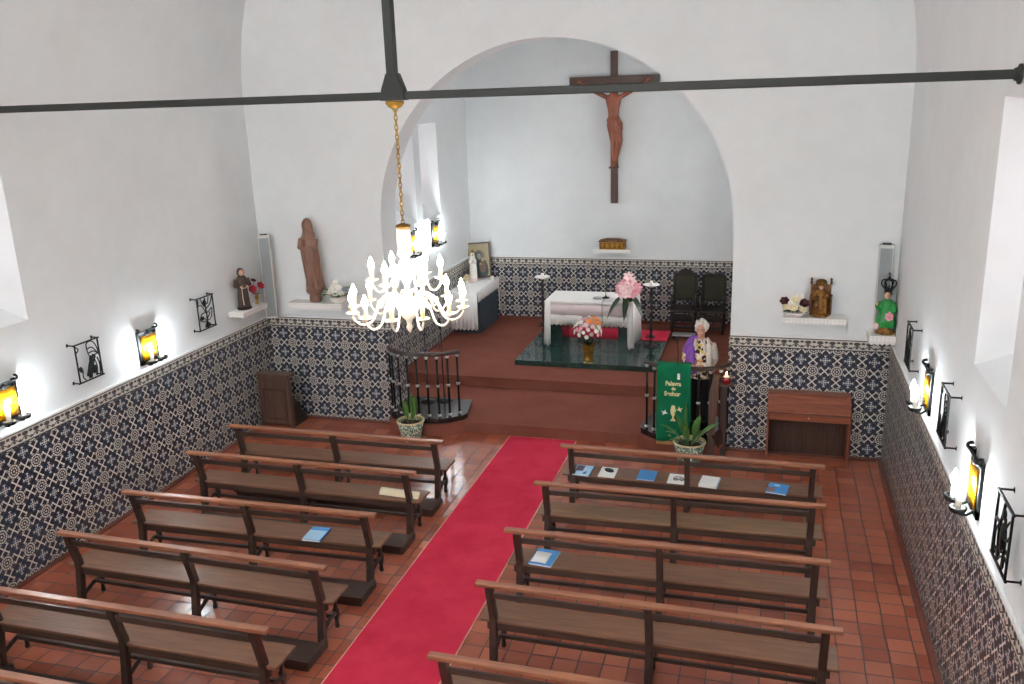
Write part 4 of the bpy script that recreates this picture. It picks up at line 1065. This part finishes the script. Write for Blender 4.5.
# front: upper linen, then lace band with scallops
drop(40, 0, lambda u, k: ((-hx+2*hx*u, -hy-.004, 0), (0, -.006*math.cos(u*40), .25))[k] if k == 0 else (0, -.004*math.cos(u*30), .25), M['pinkcloth'], 'front_drop', amp=0)
drop(120, 0, lambda u, k: (-hx+2*hx*u, -hy-.006, 0) if k == 0 else (0, -.004*math.cos(u*30), .16), M['lace'], 'lace_band', 19, .03, z0=-.24)
drop(80, 0, lambda u, k: (-hx+2*hx*u, -hy-.008, 0) if k == 0 else (0, 0, .045), M['lace'], 'lace_border', 24, .01, z0=-.005)
for s in (-1, 1):
    def side(u, k, s=s):
        # from rear corner forward, then wrapping round the front corner
        if u < .72: a = (s*hx, hy-2*hy*(u/.72), 0)
        else: a = (s*(hx-.10*(u-.72)/.28), -hy-.012, 0)
        if k == 0: return a
        fl_ = .055*math.sin(u*14)
        o = .05+.03*math.sin(u*11)
        return (s*(.035+.02*math.sin(u*17)) if u < .8 else s*.01, -.02-.02*math.sin(u*30) if u > .7 else 0, .74+.04*math.sin(u*9))
    drop(60, 0, side, M['cloth'], 'hanging_end', 6, .02)
t = thing('microphone_stand', 'black desk microphone standing on the altar cloth', 'microphone', (.21, 14.62, ATZ+.0025))
MB().lathe([(.065, 0), (.065, .012), (.02, .022), (.012, .04)], n=20).build('base_plate', M['black'], t)
MB().tube([(0, 0, .03), (0, -.005, .2), (.0, -.02, .36)], .006, 6).build('gooseneck', M['black'], t)
MB().tube([(.0, -.02, .35), (.0, -.03, .42)], [.010, .014], 8).build('microphone', M['black'], t)
MB().tube(catmull([(0, -.05, .006), (.0, -.30, .006), (.0, -.352, -.03), (.0, -.36, -.4), (-.03, -.36, -.80), (.1, -.45, -.822), (.45, -.42, -.822), (.78, -.30, -.822)], 5), .004, 5).build('cable', M['black'], t)
o = MB().lathe([(.03, 0), (.075, .008), (.085, .02), (.08, .022), (.06, .012), (.01, .010)], n=20).build('dish', M['silver']); o.location = (.08, 14.55, ATZ+.0025)
tag(o, 'small silver dish on the front of the altar', 'dish')

def lilyspray():
    t = thing('flower_spray', 'pink lily arrangement with long dark leaves on the altar corner', 'flowers', (.63, 14.43, ATZ+.003))
    MB().lathe([(.07, 0), (.10, .03), (.09, .08), (.06, .085)], n=16).build('bowl', M['leafd'], t)
    pts = [(x_*.78, y_*.8, .02+z_*.86) for x_, y_, z_ in [(-.16, -.10, .20), (-.09, -.16, .14), (0, -.19, .16), (.10, -.16, .15), (.17, -.08, .19), (-.10, -.08, .28), (.02, -.12, .27), (.12, -.05, .29), (-.03, -.04, .37), (.06, -.02, .38), (.0, .0, .46), (-.17, .0, .26), (.18, .03, .26), (.0, .1, .3), (-.05, -.18, .22)]]
    for i, p in enumerate(pts): bloom(t, p, (p[0]*2, p[1]*2-.5, .5), .095, M[('pink', 'pinkl', 'pinkl', 'pink')[i % 4]], 'lily')
    for i in range(3):
        a = -PI/2+(i-1)*.75
        b = MB(); leaf(b, (.05*math.cos(a), .05*math.sin(a)-.03, .10), (math.cos(a)*1.0, math.sin(a), .10), .40, .11, .95); b.build('leaf', M['leafd'], t, fixn=False)
    for i in range(6):
        a = i*1.05; b = MB(); leaf(b, (0, 0, .08), (math.cos(a), math.sin(a), .8), .24, .07, .3); b.build('leaf', M['leafd'], t, fixn=False)
lilyspray()
t = thing('flower_vase', 'brass vase of mixed pink, white and orange flowers on the green dais', 'flowers', (.085, 13.68, DZ))
MB().lathe([(.085, 0), (.09, .012), (.075, .03), (.078, .10), (.10, .20), (.115, .27), (.12, .275), (.105, .27), (.07, .10)], n=24).build('vase', M['brass'], t)
MB().lathe([(.083, .125), (.088, .13), (.09, .14), (.085, .145)], n=24).build('vase_band', M['olbrass'], t)
lf = MB()
for k in range(22): a = k*2.4; leaf(lf, (.04*math.cos(a), .04*math.sin(a), .26), (math.cos(a), math.sin(a), .6+.5*(k % 3)), .22, .05, .3)
lf.build('leaves', M['leafd'], t, fixn=False)
rng = random.Random(3); N = 52
for i in range(N):
    z = -.35+1.3*(i+.5)/N; z = min(z, .98); a = i*2.39996; rr = math.sqrt(max(.04, 1-z*z))
    p = (.225*rr*math.cos(a), .225*rr*math.sin(a), .51+.225*z)
    m = 'orange' if (z > .5 and math.cos(a) > .1) else rng.choice(['white', 'pinkl', 'pinkl', 'pink', 'white', 'white', 'magenta'])
    bloom(t, p, (rr*math.cos(a), rr*math.sin(a), z+.2), .06 if m == 'orange' else rng.uniform(.036, .052), M[m], 'lily' if m == 'orange' else 'open')

def candlestick(label, x, y):
    t = thing('candlestick', label, 'candlestick', (x, y, DZ), group='tall twisted candlesticks beside the altar')
    MB().lathe([(.11, .0), (.11, .02), (.05, .035), (.03, .07)], n=20).build('foot', M['blackwood'], t)
    b = MB(); n = 60; vs = []; fs = []; K = 12
    for i in range(n+1):
        z = .06+.98*i/n; ph = i*.42
        for k in range(K):
            a = 2*PI*k/K; r = .024+.010*math.cos(2*(a-ph)); vs.append((r*math.cos(a), r*math.sin(a), z))
    for i in range(n):
        for k in range(K): fs.append((i*K+k, i*K+(k+1) % K, (i+1)*K+(k+1) % K, (i+1)*K+k))
    b.add(vs, fs, True); b.build('twisted_stem', M['blackwood'], t)
    b = MB()
    for k in range(4): a = PI/4+k*PI/2; b.tube(catmull([(0, 0, .20), (.07*math.cos(a), .07*math.sin(a), .17), (.11*math.cos(a), .11*math.sin(a), .20)], 4), .009, 6)
    b.build('side_scrolls', M['blackwood'], t)
    MB().lathe([(.02, 1.04), (.07, 1.06), (.135, 1.085), (.14, 1.092), (.13, 1.092), (.03, 1.075)], n=24).build('drip_dish', M['cloth'], t)
    MB().lathe([(.03, 1.07), (.03, 1.14), (.024, 1.15), (.004, 1.152)], n=14).build('candle', M['wax'], t)
candlestick('tall twisted dark candlestick left of the altar, between it and the side table', -1.02, 15.05)
candlestick('tall twisted dark candlestick right of the altar, beside the pink lilies', .99, 14.62)

# ------------------------------------------------------------------ side table, icon, virgin
SX0, SX1, SY0, SY1, STZ = CX0+.016, -2.285, 15.08, 16.44, 1.18
t = thing('side_table', 'slate grey side altar under a white cloth in the chancel corner', 'table', ((SX0+SX1)/2, (SY0+SY1)/2, Z2))
hx, hy = (SX1-SX0)/2, (SY1-SY0)/2
MB().bx((-hx+.01, -hy+.2, 0), (hx-.02, hy-.02, STZ-Z2-.05)).build('body', M['bluegrey'], t, bevel=.004)
MB().bx((-hx, -hy+.01, STZ-Z2-.05), (hx-.006, hy-.005, STZ-Z2-.006)).build('table_top', M['bluegrey'], t, bevel=.003)
t = thing('side_table_cloth', 'white scalloped cloth hanging over the side altar', 'tablecloth', ((SX0+SX1)/2, (SY0+SY1)/2, STZ))
MB().bx((-hx, -hy, -.004), (hx, hy, .002)).build('cloth_top', M['cloth'], t)
drop(70, 0, lambda u, k: (-hx+2*hx*u, -hy-.006, 0) if k == 0 else (0, -.015-.008*math.sin(u*15), .70), M['cloth'], 'front_drop', 7, .035)
drop(140, 0, lambda u, k: (hx+.006, -hy+(2*hy-.06)*u, 0) if k == 0 else (.008+.006*math.sin(u*30), 0, .17), M['cloth'], 'side_drop', 18, .03)
drop(12, 0, lambda u, k: (hx+.006, hy-.06+.06*u, 0) if k == 0 else (.01, 0, .64), M['cloth'], 'far_corner_drop', 1, .02)

def icon_mat():
    t = NT('icon_painting'); v = t.coord(); sp = t.n('ShaderNodeSeparateXYZ'); t.l(v, sp.inputs[0])
    x = X(t, sp.outputs[0]); z = X(t, sp.outputs[2]); n = t.noise(14, 4, v, .6)
    def el(cx, cz, rx, rz): return (((x-cx)/rx)*((x-cx)/rx)+((z-cz)/rz)*((z-cz)/rz)+n*.5-.25) < 1.0
    c = t.mix(n, lin('8f8262'), lin('aa9c78'))
    c = t.mix(el(.0, .43, .12, .12), c, lin('7b6f50'))
    c = t.mix(el(.0, .16, .17, .24), c, lin('33474a'))
    c = t.mix(el(-.01, .43, .075, .095), c, lin('3d5254'))
    c = t.mix(el(.0, .42, .042, .06), c, lin('8f9088'))
    c = t.mix(el(.06, .22, .07, .12), c, lin('6b5546'))
    c = t.mix(el(.075, .36, .035, .042), c, lin('a08a6e'))
    c = t.mix(el(.02, .27, .03, .018), c, lin('a08a6e'))
    t.set('Base Color', c); t.set('Roughness', .45); return t.m
t = thing('icon_painting', 'framed painting of a dark-robed woman and child leaning on the side altar', 'painting', (-2.60, 16.27, STZ+.022)); t.rotation_euler = (-.13, -.07, .12)
w, h = .215, .70
f = MB().bx((-w-.02, -.012, 0), (-w+.012, .018, h)).bx((w-.012, -.012, 0), (w+.02, .018, h)).bx((-w+.012, -.012, 0), (w-.012, .018, .03)).bx((-w+.012, -.012, h-.03), (w-.012, .018, h))
f.build('frame', M['dkwood'], t, bevel=.004)
MB().bx((-w, .0, .02), (w, .012, h-.02)).build('canvas', icon_mat(), t)
t = thing('virgin_statuette', 'small white robed statuette with hands joined before the icon painting', 'statue', (-2.67, 16.04, STZ+.0025), .25); t.scale = (1.22,)*3
MB().loft([(0, 0, 0, .075, .06), (.03, 0, 0, .07, .055), (.05, 0, 0, .05, .045)], 18).build('plinth', M['pinkl'], t)
b = MB().loft([(.045, 0, 0, .062, .05, .06), (.2, 0, 0, .058, .046, .05), (.33, 0, 0, .052, .04, .02), (.38, 0, 0, .04, .034), (.42, 0, 0, .033, .035), (.455, 0, 0, .026, .028), (.47, 0, 0, .01, .01)], 26, nf=9)
b.tube([(-.04, 0, .35), (-.05, -.03, .30), (-.006, -.055, .31)], .017, 8).tube([(.04, 0, .35), (.05, -.03, .30), (.006, -.055, .31)], .017, 8)
b.build('robe', M['white'], t, remesh=.006, smoothit=1)
MB().ball((0, -.022, .425), (.02, .018, .026), 10, 8).ball((0, -.04, .422), (.004, .005, .006), 6, 5).build('face', M['paintskin'], t)
b = MB().ball((-.005, -.062, .322), (.005, .008, .016), 8, 6).ball((.005, -.062, .322), (.005, .008, .016), 8, 6)
for s in (-1, 1):
    for k in range(4): b.tube([(s*.004, -.068+k*.004, .33), (s*.002, -.069+k*.004, .352)], .002, 4)
b.build('praying_hands', M['paintskin'], t)
b = MB().lathe([(.022, .458), (.026, .475), (.012, .50), (.003, .515)], n=12, fold=.1, nf=6); b.build('crown', M['gold'], t)
t = thing('flower_posy', 'pale posy of cream flowers at the foot of the white statuette', 'flowers', (-2.73, 15.80, STZ+.0025))
MB().lathe([(.03, 0), (.05, .02), (.045, .06)], n=14).build('cup', M['white'], t)
for p in ((0, 0, .10), (-.05, -.02, .09), (.05, -.02, .09), (.0, -.05, .08), (-.03, .04, .12), (.04, .03, .13), (0, 0, .15)): bloom(t, p, (p[0]*3, p[1]*3-.2, .5), .04, M['cream'], 'rose')
o = MB().lathe([(.03, 0), (.035, .01), (.035, .07), (.03, .075), (.026, .02)], n=16).build('cruet', M['white']); o.location = (-2.33, 16.18, STZ+.0025); tag(o, 'small white cup at the far corner of the side altar', 'cup')

# ------------------------------------------------------------------ high-backed chairs
def hichair(label, x, arch, y=16.10):
    t = thing('high_back_chair', label, 'chair', (x, y, Z2), 0, 'high-backed chairs against the chancel tiles')
    w = .195; t.scale = (1, 1, .92)
    for s in (-1, 1):
        MB().bx((s*w-.025, .22, 0), (s*w+.025, .27, 1.10)).build('rear_leg', M['blackwood'], t, bevel=.004)
        MB().lathe([(.02, 0), (.03, .03), (.02, .08), (.032, .14), (.02, .2), (.03, .28), (.026, .36), (.026, .44)], (s*w, -.20, 0), 12).build('front_leg', M['blackwood'], t)
    MB().bx((-w-.03, -.24, .42), (w+.03, .27, .48)).build('seat', M['blackwood'], t, bevel=.012)
    f = MB()
    if arch: top = [(-w+.02, 1.08), (w-.02, 1.08), (w-.02, 1.12), (.12, 1.17), (.07, 1.21), (0, 1.225), (-.07, 1.21), (-.12, 1.17), (-w+.02, 1.12)]
    else: top = [(-w+.02, 1.06), (w-.02, 1.06), (w+.01, 1.13), (.16, 1.11), (.10, 1.15), (0, 1.13), (-.10, 1.15), (-.16, 1.11), (-w-.01, 1.13)]
    f.prism(top, .225, .265, 'y'); f.bx((-w+.026, .23, .56), (w-.026, .26, .62)); f.build('crest_rail', M['blackwood'], t, bevel=.003)
    MB().bx((-w+.026, .225, .62), (w-.026, .262, 1.08 if arch else 1.06)).build('back_panel', M['leather'], t, bevel=.006)
    c = MB()
    for k in range(7): c.tube(catmull([(-w+.04+k*.045, .225, .585), (-w+.055+k*.045, .218, .60), (-w+.07+k*.045, .225, .585)], 3), .006, 5)
    for k in range(6): c.tube(catmull([(-w+.04+k*.06, -.245, .36), (-w+.06+k*.06, -.25, .33), (-w+.08+k*.06, -.245, .36)], 3), .008, 5)
    c.bx((-w+.03, -.235, .30), (w-.03, -.205, .40)); c.build('carved_apron', M['blackwood'], t)
    MB().bx((-w+.02, -.215, .10), (w-.02, -.185, .15)).build('stretcher', M['blackwood'], t, bevel=.003)
    MB().bx((-w+.02, .23, .12), (w-.02, .255, .17)).build('stretcher', M['blackwood'], t, bevel=.003)
    st = MB()
    for s in (-1, 1):
        for k in range(7): st.ball((s*(w-.045), .222, .66+k*.062), .008, 6, 5)
    st.build('studs', M['olbrass'], t)
    for s in (-1, 1):
        MB().tube(catmull([(s*w, .22, .72), (s*(w+.01), .0, .71), (s*(w+.01), -.20, .68), (s*(w+.01), -.235, .64)], 4), .022, 8).build('armrest', M['blackwood'], t)
        MB().lathe([(.02, .48), (.026, .54), (.016, .58), (.024, .66), (.02, .68)], (s*(w+.005), -.19, 0), 10).build('arm_post', M['blackwood'], t)
hichair('black high-backed leather chair with arched crest, beside the twisted candlestick', 1.40, True)
hichair('black high-backed leather chair with curled crest, nearest the arch pier', 1.925, False)
t = thing('footstool', 'low pale-edged footstool before the arched black chair', 'footstool', (1.46, 15.55, Z2))
MB().bx((-.20, -.10, .06), (.20, .10, .085)).build('top', M['silver'], t, bevel=.004)
for sx in (-1, 1):
    for sy in (-1, 1): MB().bx((sx*.17-.015, sy*.07-.015, 0), (sx*.17+.015, sy*.07+.015, .06)).build('leg', M['blackwood'], t)

# ------------------------------------------------------------------ chest and crucifix
t = thing('gilded_chest', 'small gilded wooden chest with low hipped lid on the back wall shelf', 'chest', (.03, YC1-.13, 1.806)); t.scale = (.93, .93, .93)
MB().bx((-.26, -.10, 0), (.26, .10, .15)).build('box', M['gold'], t, bevel=.006)
b = MB(); A = [(-.275, -.115), (.275, -.115), (.275, .115), (-.275, .115)]; B = [(-.13, -.04), (.13, -.04), (.13, .04), (-.13, .04)]
b.add([(*p, .15) for p in A]+[(*p, .175) for p in A]+[(*p, .215) for p in B], [(3,2,1,0),(8,9,10,11)]+[(i, (i+1) % 4, 4+(i+1) % 4, 4+i) for i in range(4)]+[(4+i, 4+(i+1) % 4, 8+(i+1) % 4, 8+i) for i in range(4)])
b.build('lid', M['goldd'], t, bevel=.004)
b = MB()
for x in (-.2, -.1, 0, .1, .2): b.ball((x, -.102, .075), (.035, .008, .045), 10, 6)
b.bx((-.26, -.106, .0), (.26, -.10, .018)).bx((-.26, -.106, .132), (.26, -.10, .15)); b.build('relief', M['brass'], t)

t = thing('crucifix', 'large dark wood crucifix with carved brown figure on the chancel wall', 'crucifix', (.045, YC1, 2.655))
b = MB().bx((-.066, -.06, 0), (.066, -.002, 2.72)); b.build('upright_beam', M['cross'], t, bevel=.004)
b = MB().bx((-.82, -.085, 2.14), (.82, -.03, 2.29)); b.build('cross_beam', M['cross'], t, bevel=.004)
b = MB(); yb = -.135
b.loft([(1.28, .0, yb-.01, .10, .075), (1.40, .0, yb-.015, .115, .085), (1.52, .0, yb-.01, .095, .07), (1.66, .0, yb-.01, .105, .08), (1.80, 0, yb, .135, .088), (1.90, 0, yb, .14, .075), (1.96, 0, yb-.005, .08, .06), (2.0, 0, yb-.01, .045, .045)], 24)
b.tube([(0, yb-.01, 1.96), (.0, yb-.04, 2.06)], .042, 10)
b.ball((.01, yb-.065, 2.12), (.062, .072, .088), 16, 12).ball((.012, yb-.138, 2.10), (.012, .016, .022), 8, 6).ball((.01, yb-.11, 2.045), (.032, .03, .035), 10, 8)
for s in (-1, 1):
    b.tube([(s*.115, yb, 1.90), (s*.33, yb+.005, 2.02), (s*.36, yb+.006, 2.035), (s*.58, yb+.025, 2.185)], [.052, .042, .038, .026], 10)
    b.ball((s*.61, yb+.03, 2.20), (.035, .018, .028), 10, 6)
    for k in range(4): b.tube([(s*.63, yb+.025, 2.19+k*.012), (s*.665, yb+.015, 2.185+k*.016), (s*.685, yb+.005, 2.18+k*.016)], .0075, 6)
    b.tube([(s*.60, yb+.02, 2.215), (s*.625, yb+.01, 2.245)], .009, 6)
    b.tube([(s*.055, yb-.01, 1.33), (s*.05+.03, yb-.06, .98), (s*.045+.03, yb-.05, .92), (s*.018+.02, yb-.01, .62), (s*.015+.015, yb-.01, .53)], [.085, .066, .060, .048, .034], 12)
    b.tube([(s*.016+.015, yb-.0, .53), (s*.014+.01, yb-.045, .47), (s*.018+.01, yb-.07, .42)], [.034, .034, .022], 8)
sq = lambda m: setattr(m, 'v', [(x+(.035*math.exp(-((z-1.0)/.35)**2) if z < 1.9 else 0), y, 2.0+(z-2.0)*.83 if z < 2.0 else z) for x, y, z in m.v])
sq(b); b.build('corpus', M['corpus'], t, remesh=.012, smoothit=2)
b = MB().loft([(1.20, .01, yb-.02, .112, .09, .06), (1.30, .0, yb-.012, .122, .095, .05), (1.42, 0, yb-.012, .125, .095, .04), (1.475, 0, yb-.01, .108, .083)], 30, nf=10)
b.tube([(.10, yb-.06, 1.43), (.135, yb-.07, 1.36), (.13, yb-.06, 1.22), (.11, yb-.06, 1.14)], [.03, .035, .03, .015], 8); sq(b); b.build('loincloth', M['corpus'], t, remesh=.009, smoothit=1)
b = MB().tube([(.01+.07*math.cos(a*PI/8), yb-.06+.078*math.sin(a*PI/8), 2.155+.006*math.sin(a*2.1)) for a in range(16)], .012, 6, closed=True); b.build('thorn_crown', M['cross'], t)
MB().bx((-.07, yb-.10, .655), (.09, -.06, .685)).build('foot_block', M['cross'], t, bevel=.003)

# ------------------------------------------------------------------ the woman behind the lectern
t = thing('person', 'elderly person with short white hair in purple and patterned clothes behind the lectern', 'person', (2.045, 11.70, Z1+.001), -.08); t.scale = (.85, 1, .975)
b = MB()
for s in (-1, 1):
    b.tube([(s*.095, .01, .82), (s*.09, 0, .62), (s*.085, -.005, .43), (s*.085, .015, .25), (s*.085, .025, .08)], [.098, .085, .062, .056, .040], 12)
    b.tube([(s*.085, .045, .045), (s*.088, -.03, .042), (s*.095, -.13, .03)], [.040, .045, .032], 10)
b.loft([(.76, 0, .01, .16, .12), (.86, 0, .01, .178, .145), (.98, 0, .0, .165, .140), (1.10, 0, .0, .165, .135), (1.19, 0, .01, .172, .105), (1.245, 0, .015, .13, .08), (1.275, 0, .015, .07, .06)], 26)
b.tube([(0, .02, 1.25), (0, .008, 1.33), (0, .0, 1.37)], [.058, .052, .05], 12)
b.ball((0, -.005, 1.425), (.074, .092, .105), 20, 14).ball((0, -.045, 1.372), (.052, .045, .045), 14, 10)
b.ball((0, -.101, 1.415), (.013, .018, .024), 10, 8).ball((0, -.094, 1.407), (.019, .014, .012), 10, 8)
for s in (-1, 1):
    b.ball((s*.074, .008, 1.415), (.010, .022, .032), 10, 8)
    b.ball((s*.036, -.075, 1.398), (.024, .02, .02), 10, 8)
b.ball((0, -.088, 1.376), (.026, .012, .006), 10, 6).ball((0, -.086, 1.367), (.022, .012, .007), 10, 6)
# arms
AL = [(.165, .015, 1.205), (.205, .035, 1.08), (.212, .03, .975), (.15, -.11, .935), (.075, -.205, .955)]
ARM = [(-.165, .015, 1.205), (-.225, .02, 1.08), (-.235, -.0, .965), (-.175, -.14, .94), (-.11, -.225, .965)]
for P in (AL, ARM): b.tube(catmull(P, 4), [.056-.028*i/16 for i in range(17)], 12)
for s, P in ((1, AL), (-1, ARM)):
    e = Vector(P[-1]); d = (Vector(P[-1])-Vector(P[-2])).normalized(); sd = Vector((d.y, -d.x, 0)).normalized()
    Mx = Matrix((d, sd, Vector((0, 0, 1)))).transposed()
    b.ball(e+d*.035, (.046, .036, .018), 12, 8, M=Mx)
    for k in range(4):
        o_ = sd*((k-1.5)*.0185); L = (.058, .068, .064, .050)[k]
        p0 = e+d*.062+o_; b.tube([p0, p0+d*(L*.5)+o_*.15+Vector((0, 0, .004)), p0+d*(L*.85)+o_*.2+Vector((0, 0, -.014)), p0+d*L*.92+o_*.2+Vector((0, 0, -.03))], [.0095, .0088, .008, .006], 8)
    tb = -sd if (s > 0) else sd
    if tb.x*s > 0: tb = -tb
    b.tube([e+d*.015+tb*.028, e+d*.045+tb*.05, e+d*.07+tb*.052+Vector((0, 0, -.012))], [.011, .0105, .007], 8)
b.build('body', M['skin'], t, remesh=.0058, smoothit=2)
b = MB()
for s in (-1, 1): b.ball((s*.031, -.083, 1.432), (.012, .008, .0065), 10, 8)
b.build('eyes', M['hairdk'], t)
b = MB()
for s in (-1, 1): b.tube([(s*.033+.024*math.cos(a*PI/8), -.099, 1.43+.019*math.sin(a*PI/8)) for a in range(16)], .0022, 6, closed=True); b.tube([(s*.056, -.098, 1.434), (s*.078, -.03, 1.435), (s*.08, .012, 1.428)], .0022, 5)
b.tube([(-.009, -.1, 1.432), (0, -.105, 1.437), (.009, -.1, 1.432)], .0022, 5); b.build('glasses', M['olbrass'], t)
b = MB().ball((0, .022, 1.455), (.098, .098, .092), 18, 12)
rng = random.Random(5)
for i in range(60):
    a = rng.uniform(0, 2*PI); z = rng.uniform(-.45, 1); r_ = math.sqrt(1-z*z)
    p = (.096*r_*math.cos(a), .022+.098*r_*math.sin(a), 1.455+.09*z)
    if p[1] < -.035 and p[2] < 1.475: continue
    if p[1] < -.055 and p[2] < 1.50: continue
    b.ball(p, rng.uniform(.02, .03), 8, 6)
b.build('hair', basic('white_hair', 'd9d3c8', .7, 0, .12, 30, bump=.4), t, remesh=.008, smoothit=1)
b = MB()
for s in (-1, 1):
    b.tube([(s*.095, .01, .84), (s*.092, 0, .62), (s*.088, -.005, .43), (s*.088, .015, .25), (s*.088, .022, .07)], [.112, .10, .082, .078, .075], 14)
b.loft([(.76, 0, .01, .17, .135), (.86, 0, .01, .19, .157), (.95, 0, .0, .18, .155)], 24)
b.build('trousers', basic('black_trousers', '17161a', .8, 0, .2), t, remesh=.01, smoothit=2)
b = MB()
for s in (-1, 1): b.tube([(s*.085, .062, .04), (s*.088, -.03, .045), (s*.095, -.145, .032)], [.045, .052, .038], 10)
b.build('shoes', M['black'], t)
def pattern():
    m = NT('patterned_blouse'); v = m.coord(); vo = m.n('ShaderNodeTexVoronoi'); m.l(v, vo.inputs['Vector']); vo.inputs['Scale'].default_value = 26
    sp = m.n('ShaderNodeSeparateColor'); m.l(vo.outputs['Color'], sp.inputs[0]); r = X(m, sp.outputs[0]); g = X(m, sp.outputs[1])
    c = m.mix(r > .35, lin('5a3a30'), lin('d8bf6a')); c = m.mix(g > .62, c, lin('ead9d0')); c = m.mix((r > .8) & (g < .6), c, lin('c7856a')); c = m.mix((g < .2), c, lin('3a2a2e'))
    m.set('Base Color', c); m.set('Roughness', .8); return m.m
b = MB().loft([(.74, 0, .0, .195, .165, .02), (.86, 0, .0, .198, .168), (.98, 0, -.005, .185, .16), (1.10, 0, -.005, .183, .152), (1.19, 0, .008, .186, .122), (1.25, 0, .015, .145, .095), (1.285, 0, .012, .085, .075)], 28, nf=8)
b.tube(catmull(ARM[:4], 4), [.074-.022*i/12 for i in range(13)], 12)
b.build('blouse', pattern(), t, remesh=.01, smoothit=2)
b = MB().tube(catmull(AL, 4), [.070-.024*i/16 for i in range(17)], 14)
b.tube([(.10, .0, 1.262), (.14, -.06, 1.20), (.15, -.11, 1.08), (.16, -.12, .92)], [.03, .04, .045, .05], 10).tube([(.06, .07, 1.26), (.16, .08, 1.15), (.17, .09, .95), (.165, .08, .80)], .05, 10)
b.tube([(.055, -.05, 1.29), (.07, -.105, 1.22), (.09, -.14, 1.12)], [.02, .026, .02], 8)
b.build('cardigan', basic('cream_cardigan', 'ddd2c6', .9, 0, .14, 40, bump=.3), t, remesh=.01, smoothit=2)
b = MB().tube(catmull([(-.05, .05, 1.275), (-.14, .02, 1.245), (-.185, .0, 1.17), (-.235, .02, 1.07)], 4), [.05, .055, .06, .065, .067, .069, .07, .071, .071, .071, .071, .07, .07], 12)
b.tube([(-.10, -.06, 1.235), (-.115, -.13, 1.12), (-.105, -.16, .98), (-.10, -.165, .82)], [.045, .055, .06, .06], 12).tube([(-.15, -.05, 1.2), (-.165, -.09, 1.08), (-.16, -.11, .95), (-.155, -.11, .82)], [.05, .055, .058, .055], 12)
b.build('purple_wrap', basic('purple_wrap_cloth', '8350ae', .85, 0, .15, 12), t, remesh=.01, smoothit=2)
b = MB().tube([(-.075, -.04, 1.285), (-.075, -.105, 1.225), (-.05, -.142, 1.16)], [.018, .028, .014], 8); b.build('collar', basic('cream_collar', 'd8cdb4', .85), t)

# ------------------------------------------------------------------ light
w = bpy.data.worlds.new('World'); sc.world = w; w.use_nodes = True
bg = w.node_tree.nodes['Background']; bg.inputs[0].default_value = (1.0, .982, .968, 1); bg.inputs[1].default_value = WORLD = 15.0
def portal(name, loc, rot, sx, sy):
    l = bpy.data.lights.new(name, 'AREA'); l.shape = 'RECTANGLE'; l.size = sx; l.size_y = sy; l.cycles.is_portal = True
    o = bpy.data.objects.new(name, l); COL.objects.link(o); o.location = loc; o.rotation_euler = rot
for i, (sg, (x, y0, y1, z0, z1)) in enumerate(WOUT):
    portal('daylight_portal', (x+sg*.02, (y0+y1)/2, (z0+z1)/2), (0, PI/2*sg, 0), z1-z0, y1-y0)
portal('daylight_portal', (0, YB0-.32, 6.45), (-PI/2, 0, 0), 3.2, 2.9)

# ------------------------------------------------------------------ camera and view
cam = bpy.data.cameras.new('camera'); co = bpy.data.objects.new('camera', cam); COL.objects.link(co)
cam.sensor_fit = 'HORIZONTAL'; cam.sensor_width = 36; cam.lens = 879.32*36/1024; cam.clip_end = 100
R = [(0.96005732, -0.04498994, -0.27616273), (0.27783343, 0.27019593, 0.92184746), (-0.03314418, 0.96175364, -0.27190329)]
co.matrix_world = Matrix(((R[0][0], R[0][1], -R[0][2], 2.877), (R[1][0], R[1][1], -R[1][2], 0), (R[2][0], R[2][1], -R[2][2], 4.7), (0, 0, 0, 1)))
sc.camera = co
sc.view_settings.view_transform = 'Standard'; sc.view_settings.look = 'None'; sc.view_settings.gamma = 1; sc.view_settings.use_curve_mapping = False
sc.view_settings.exposure = 1.02
sc.cycles.max_bounces = 10; sc.cycles.diffuse_bounces = 6; sc.cycles.sample_clamp_indirect = 8
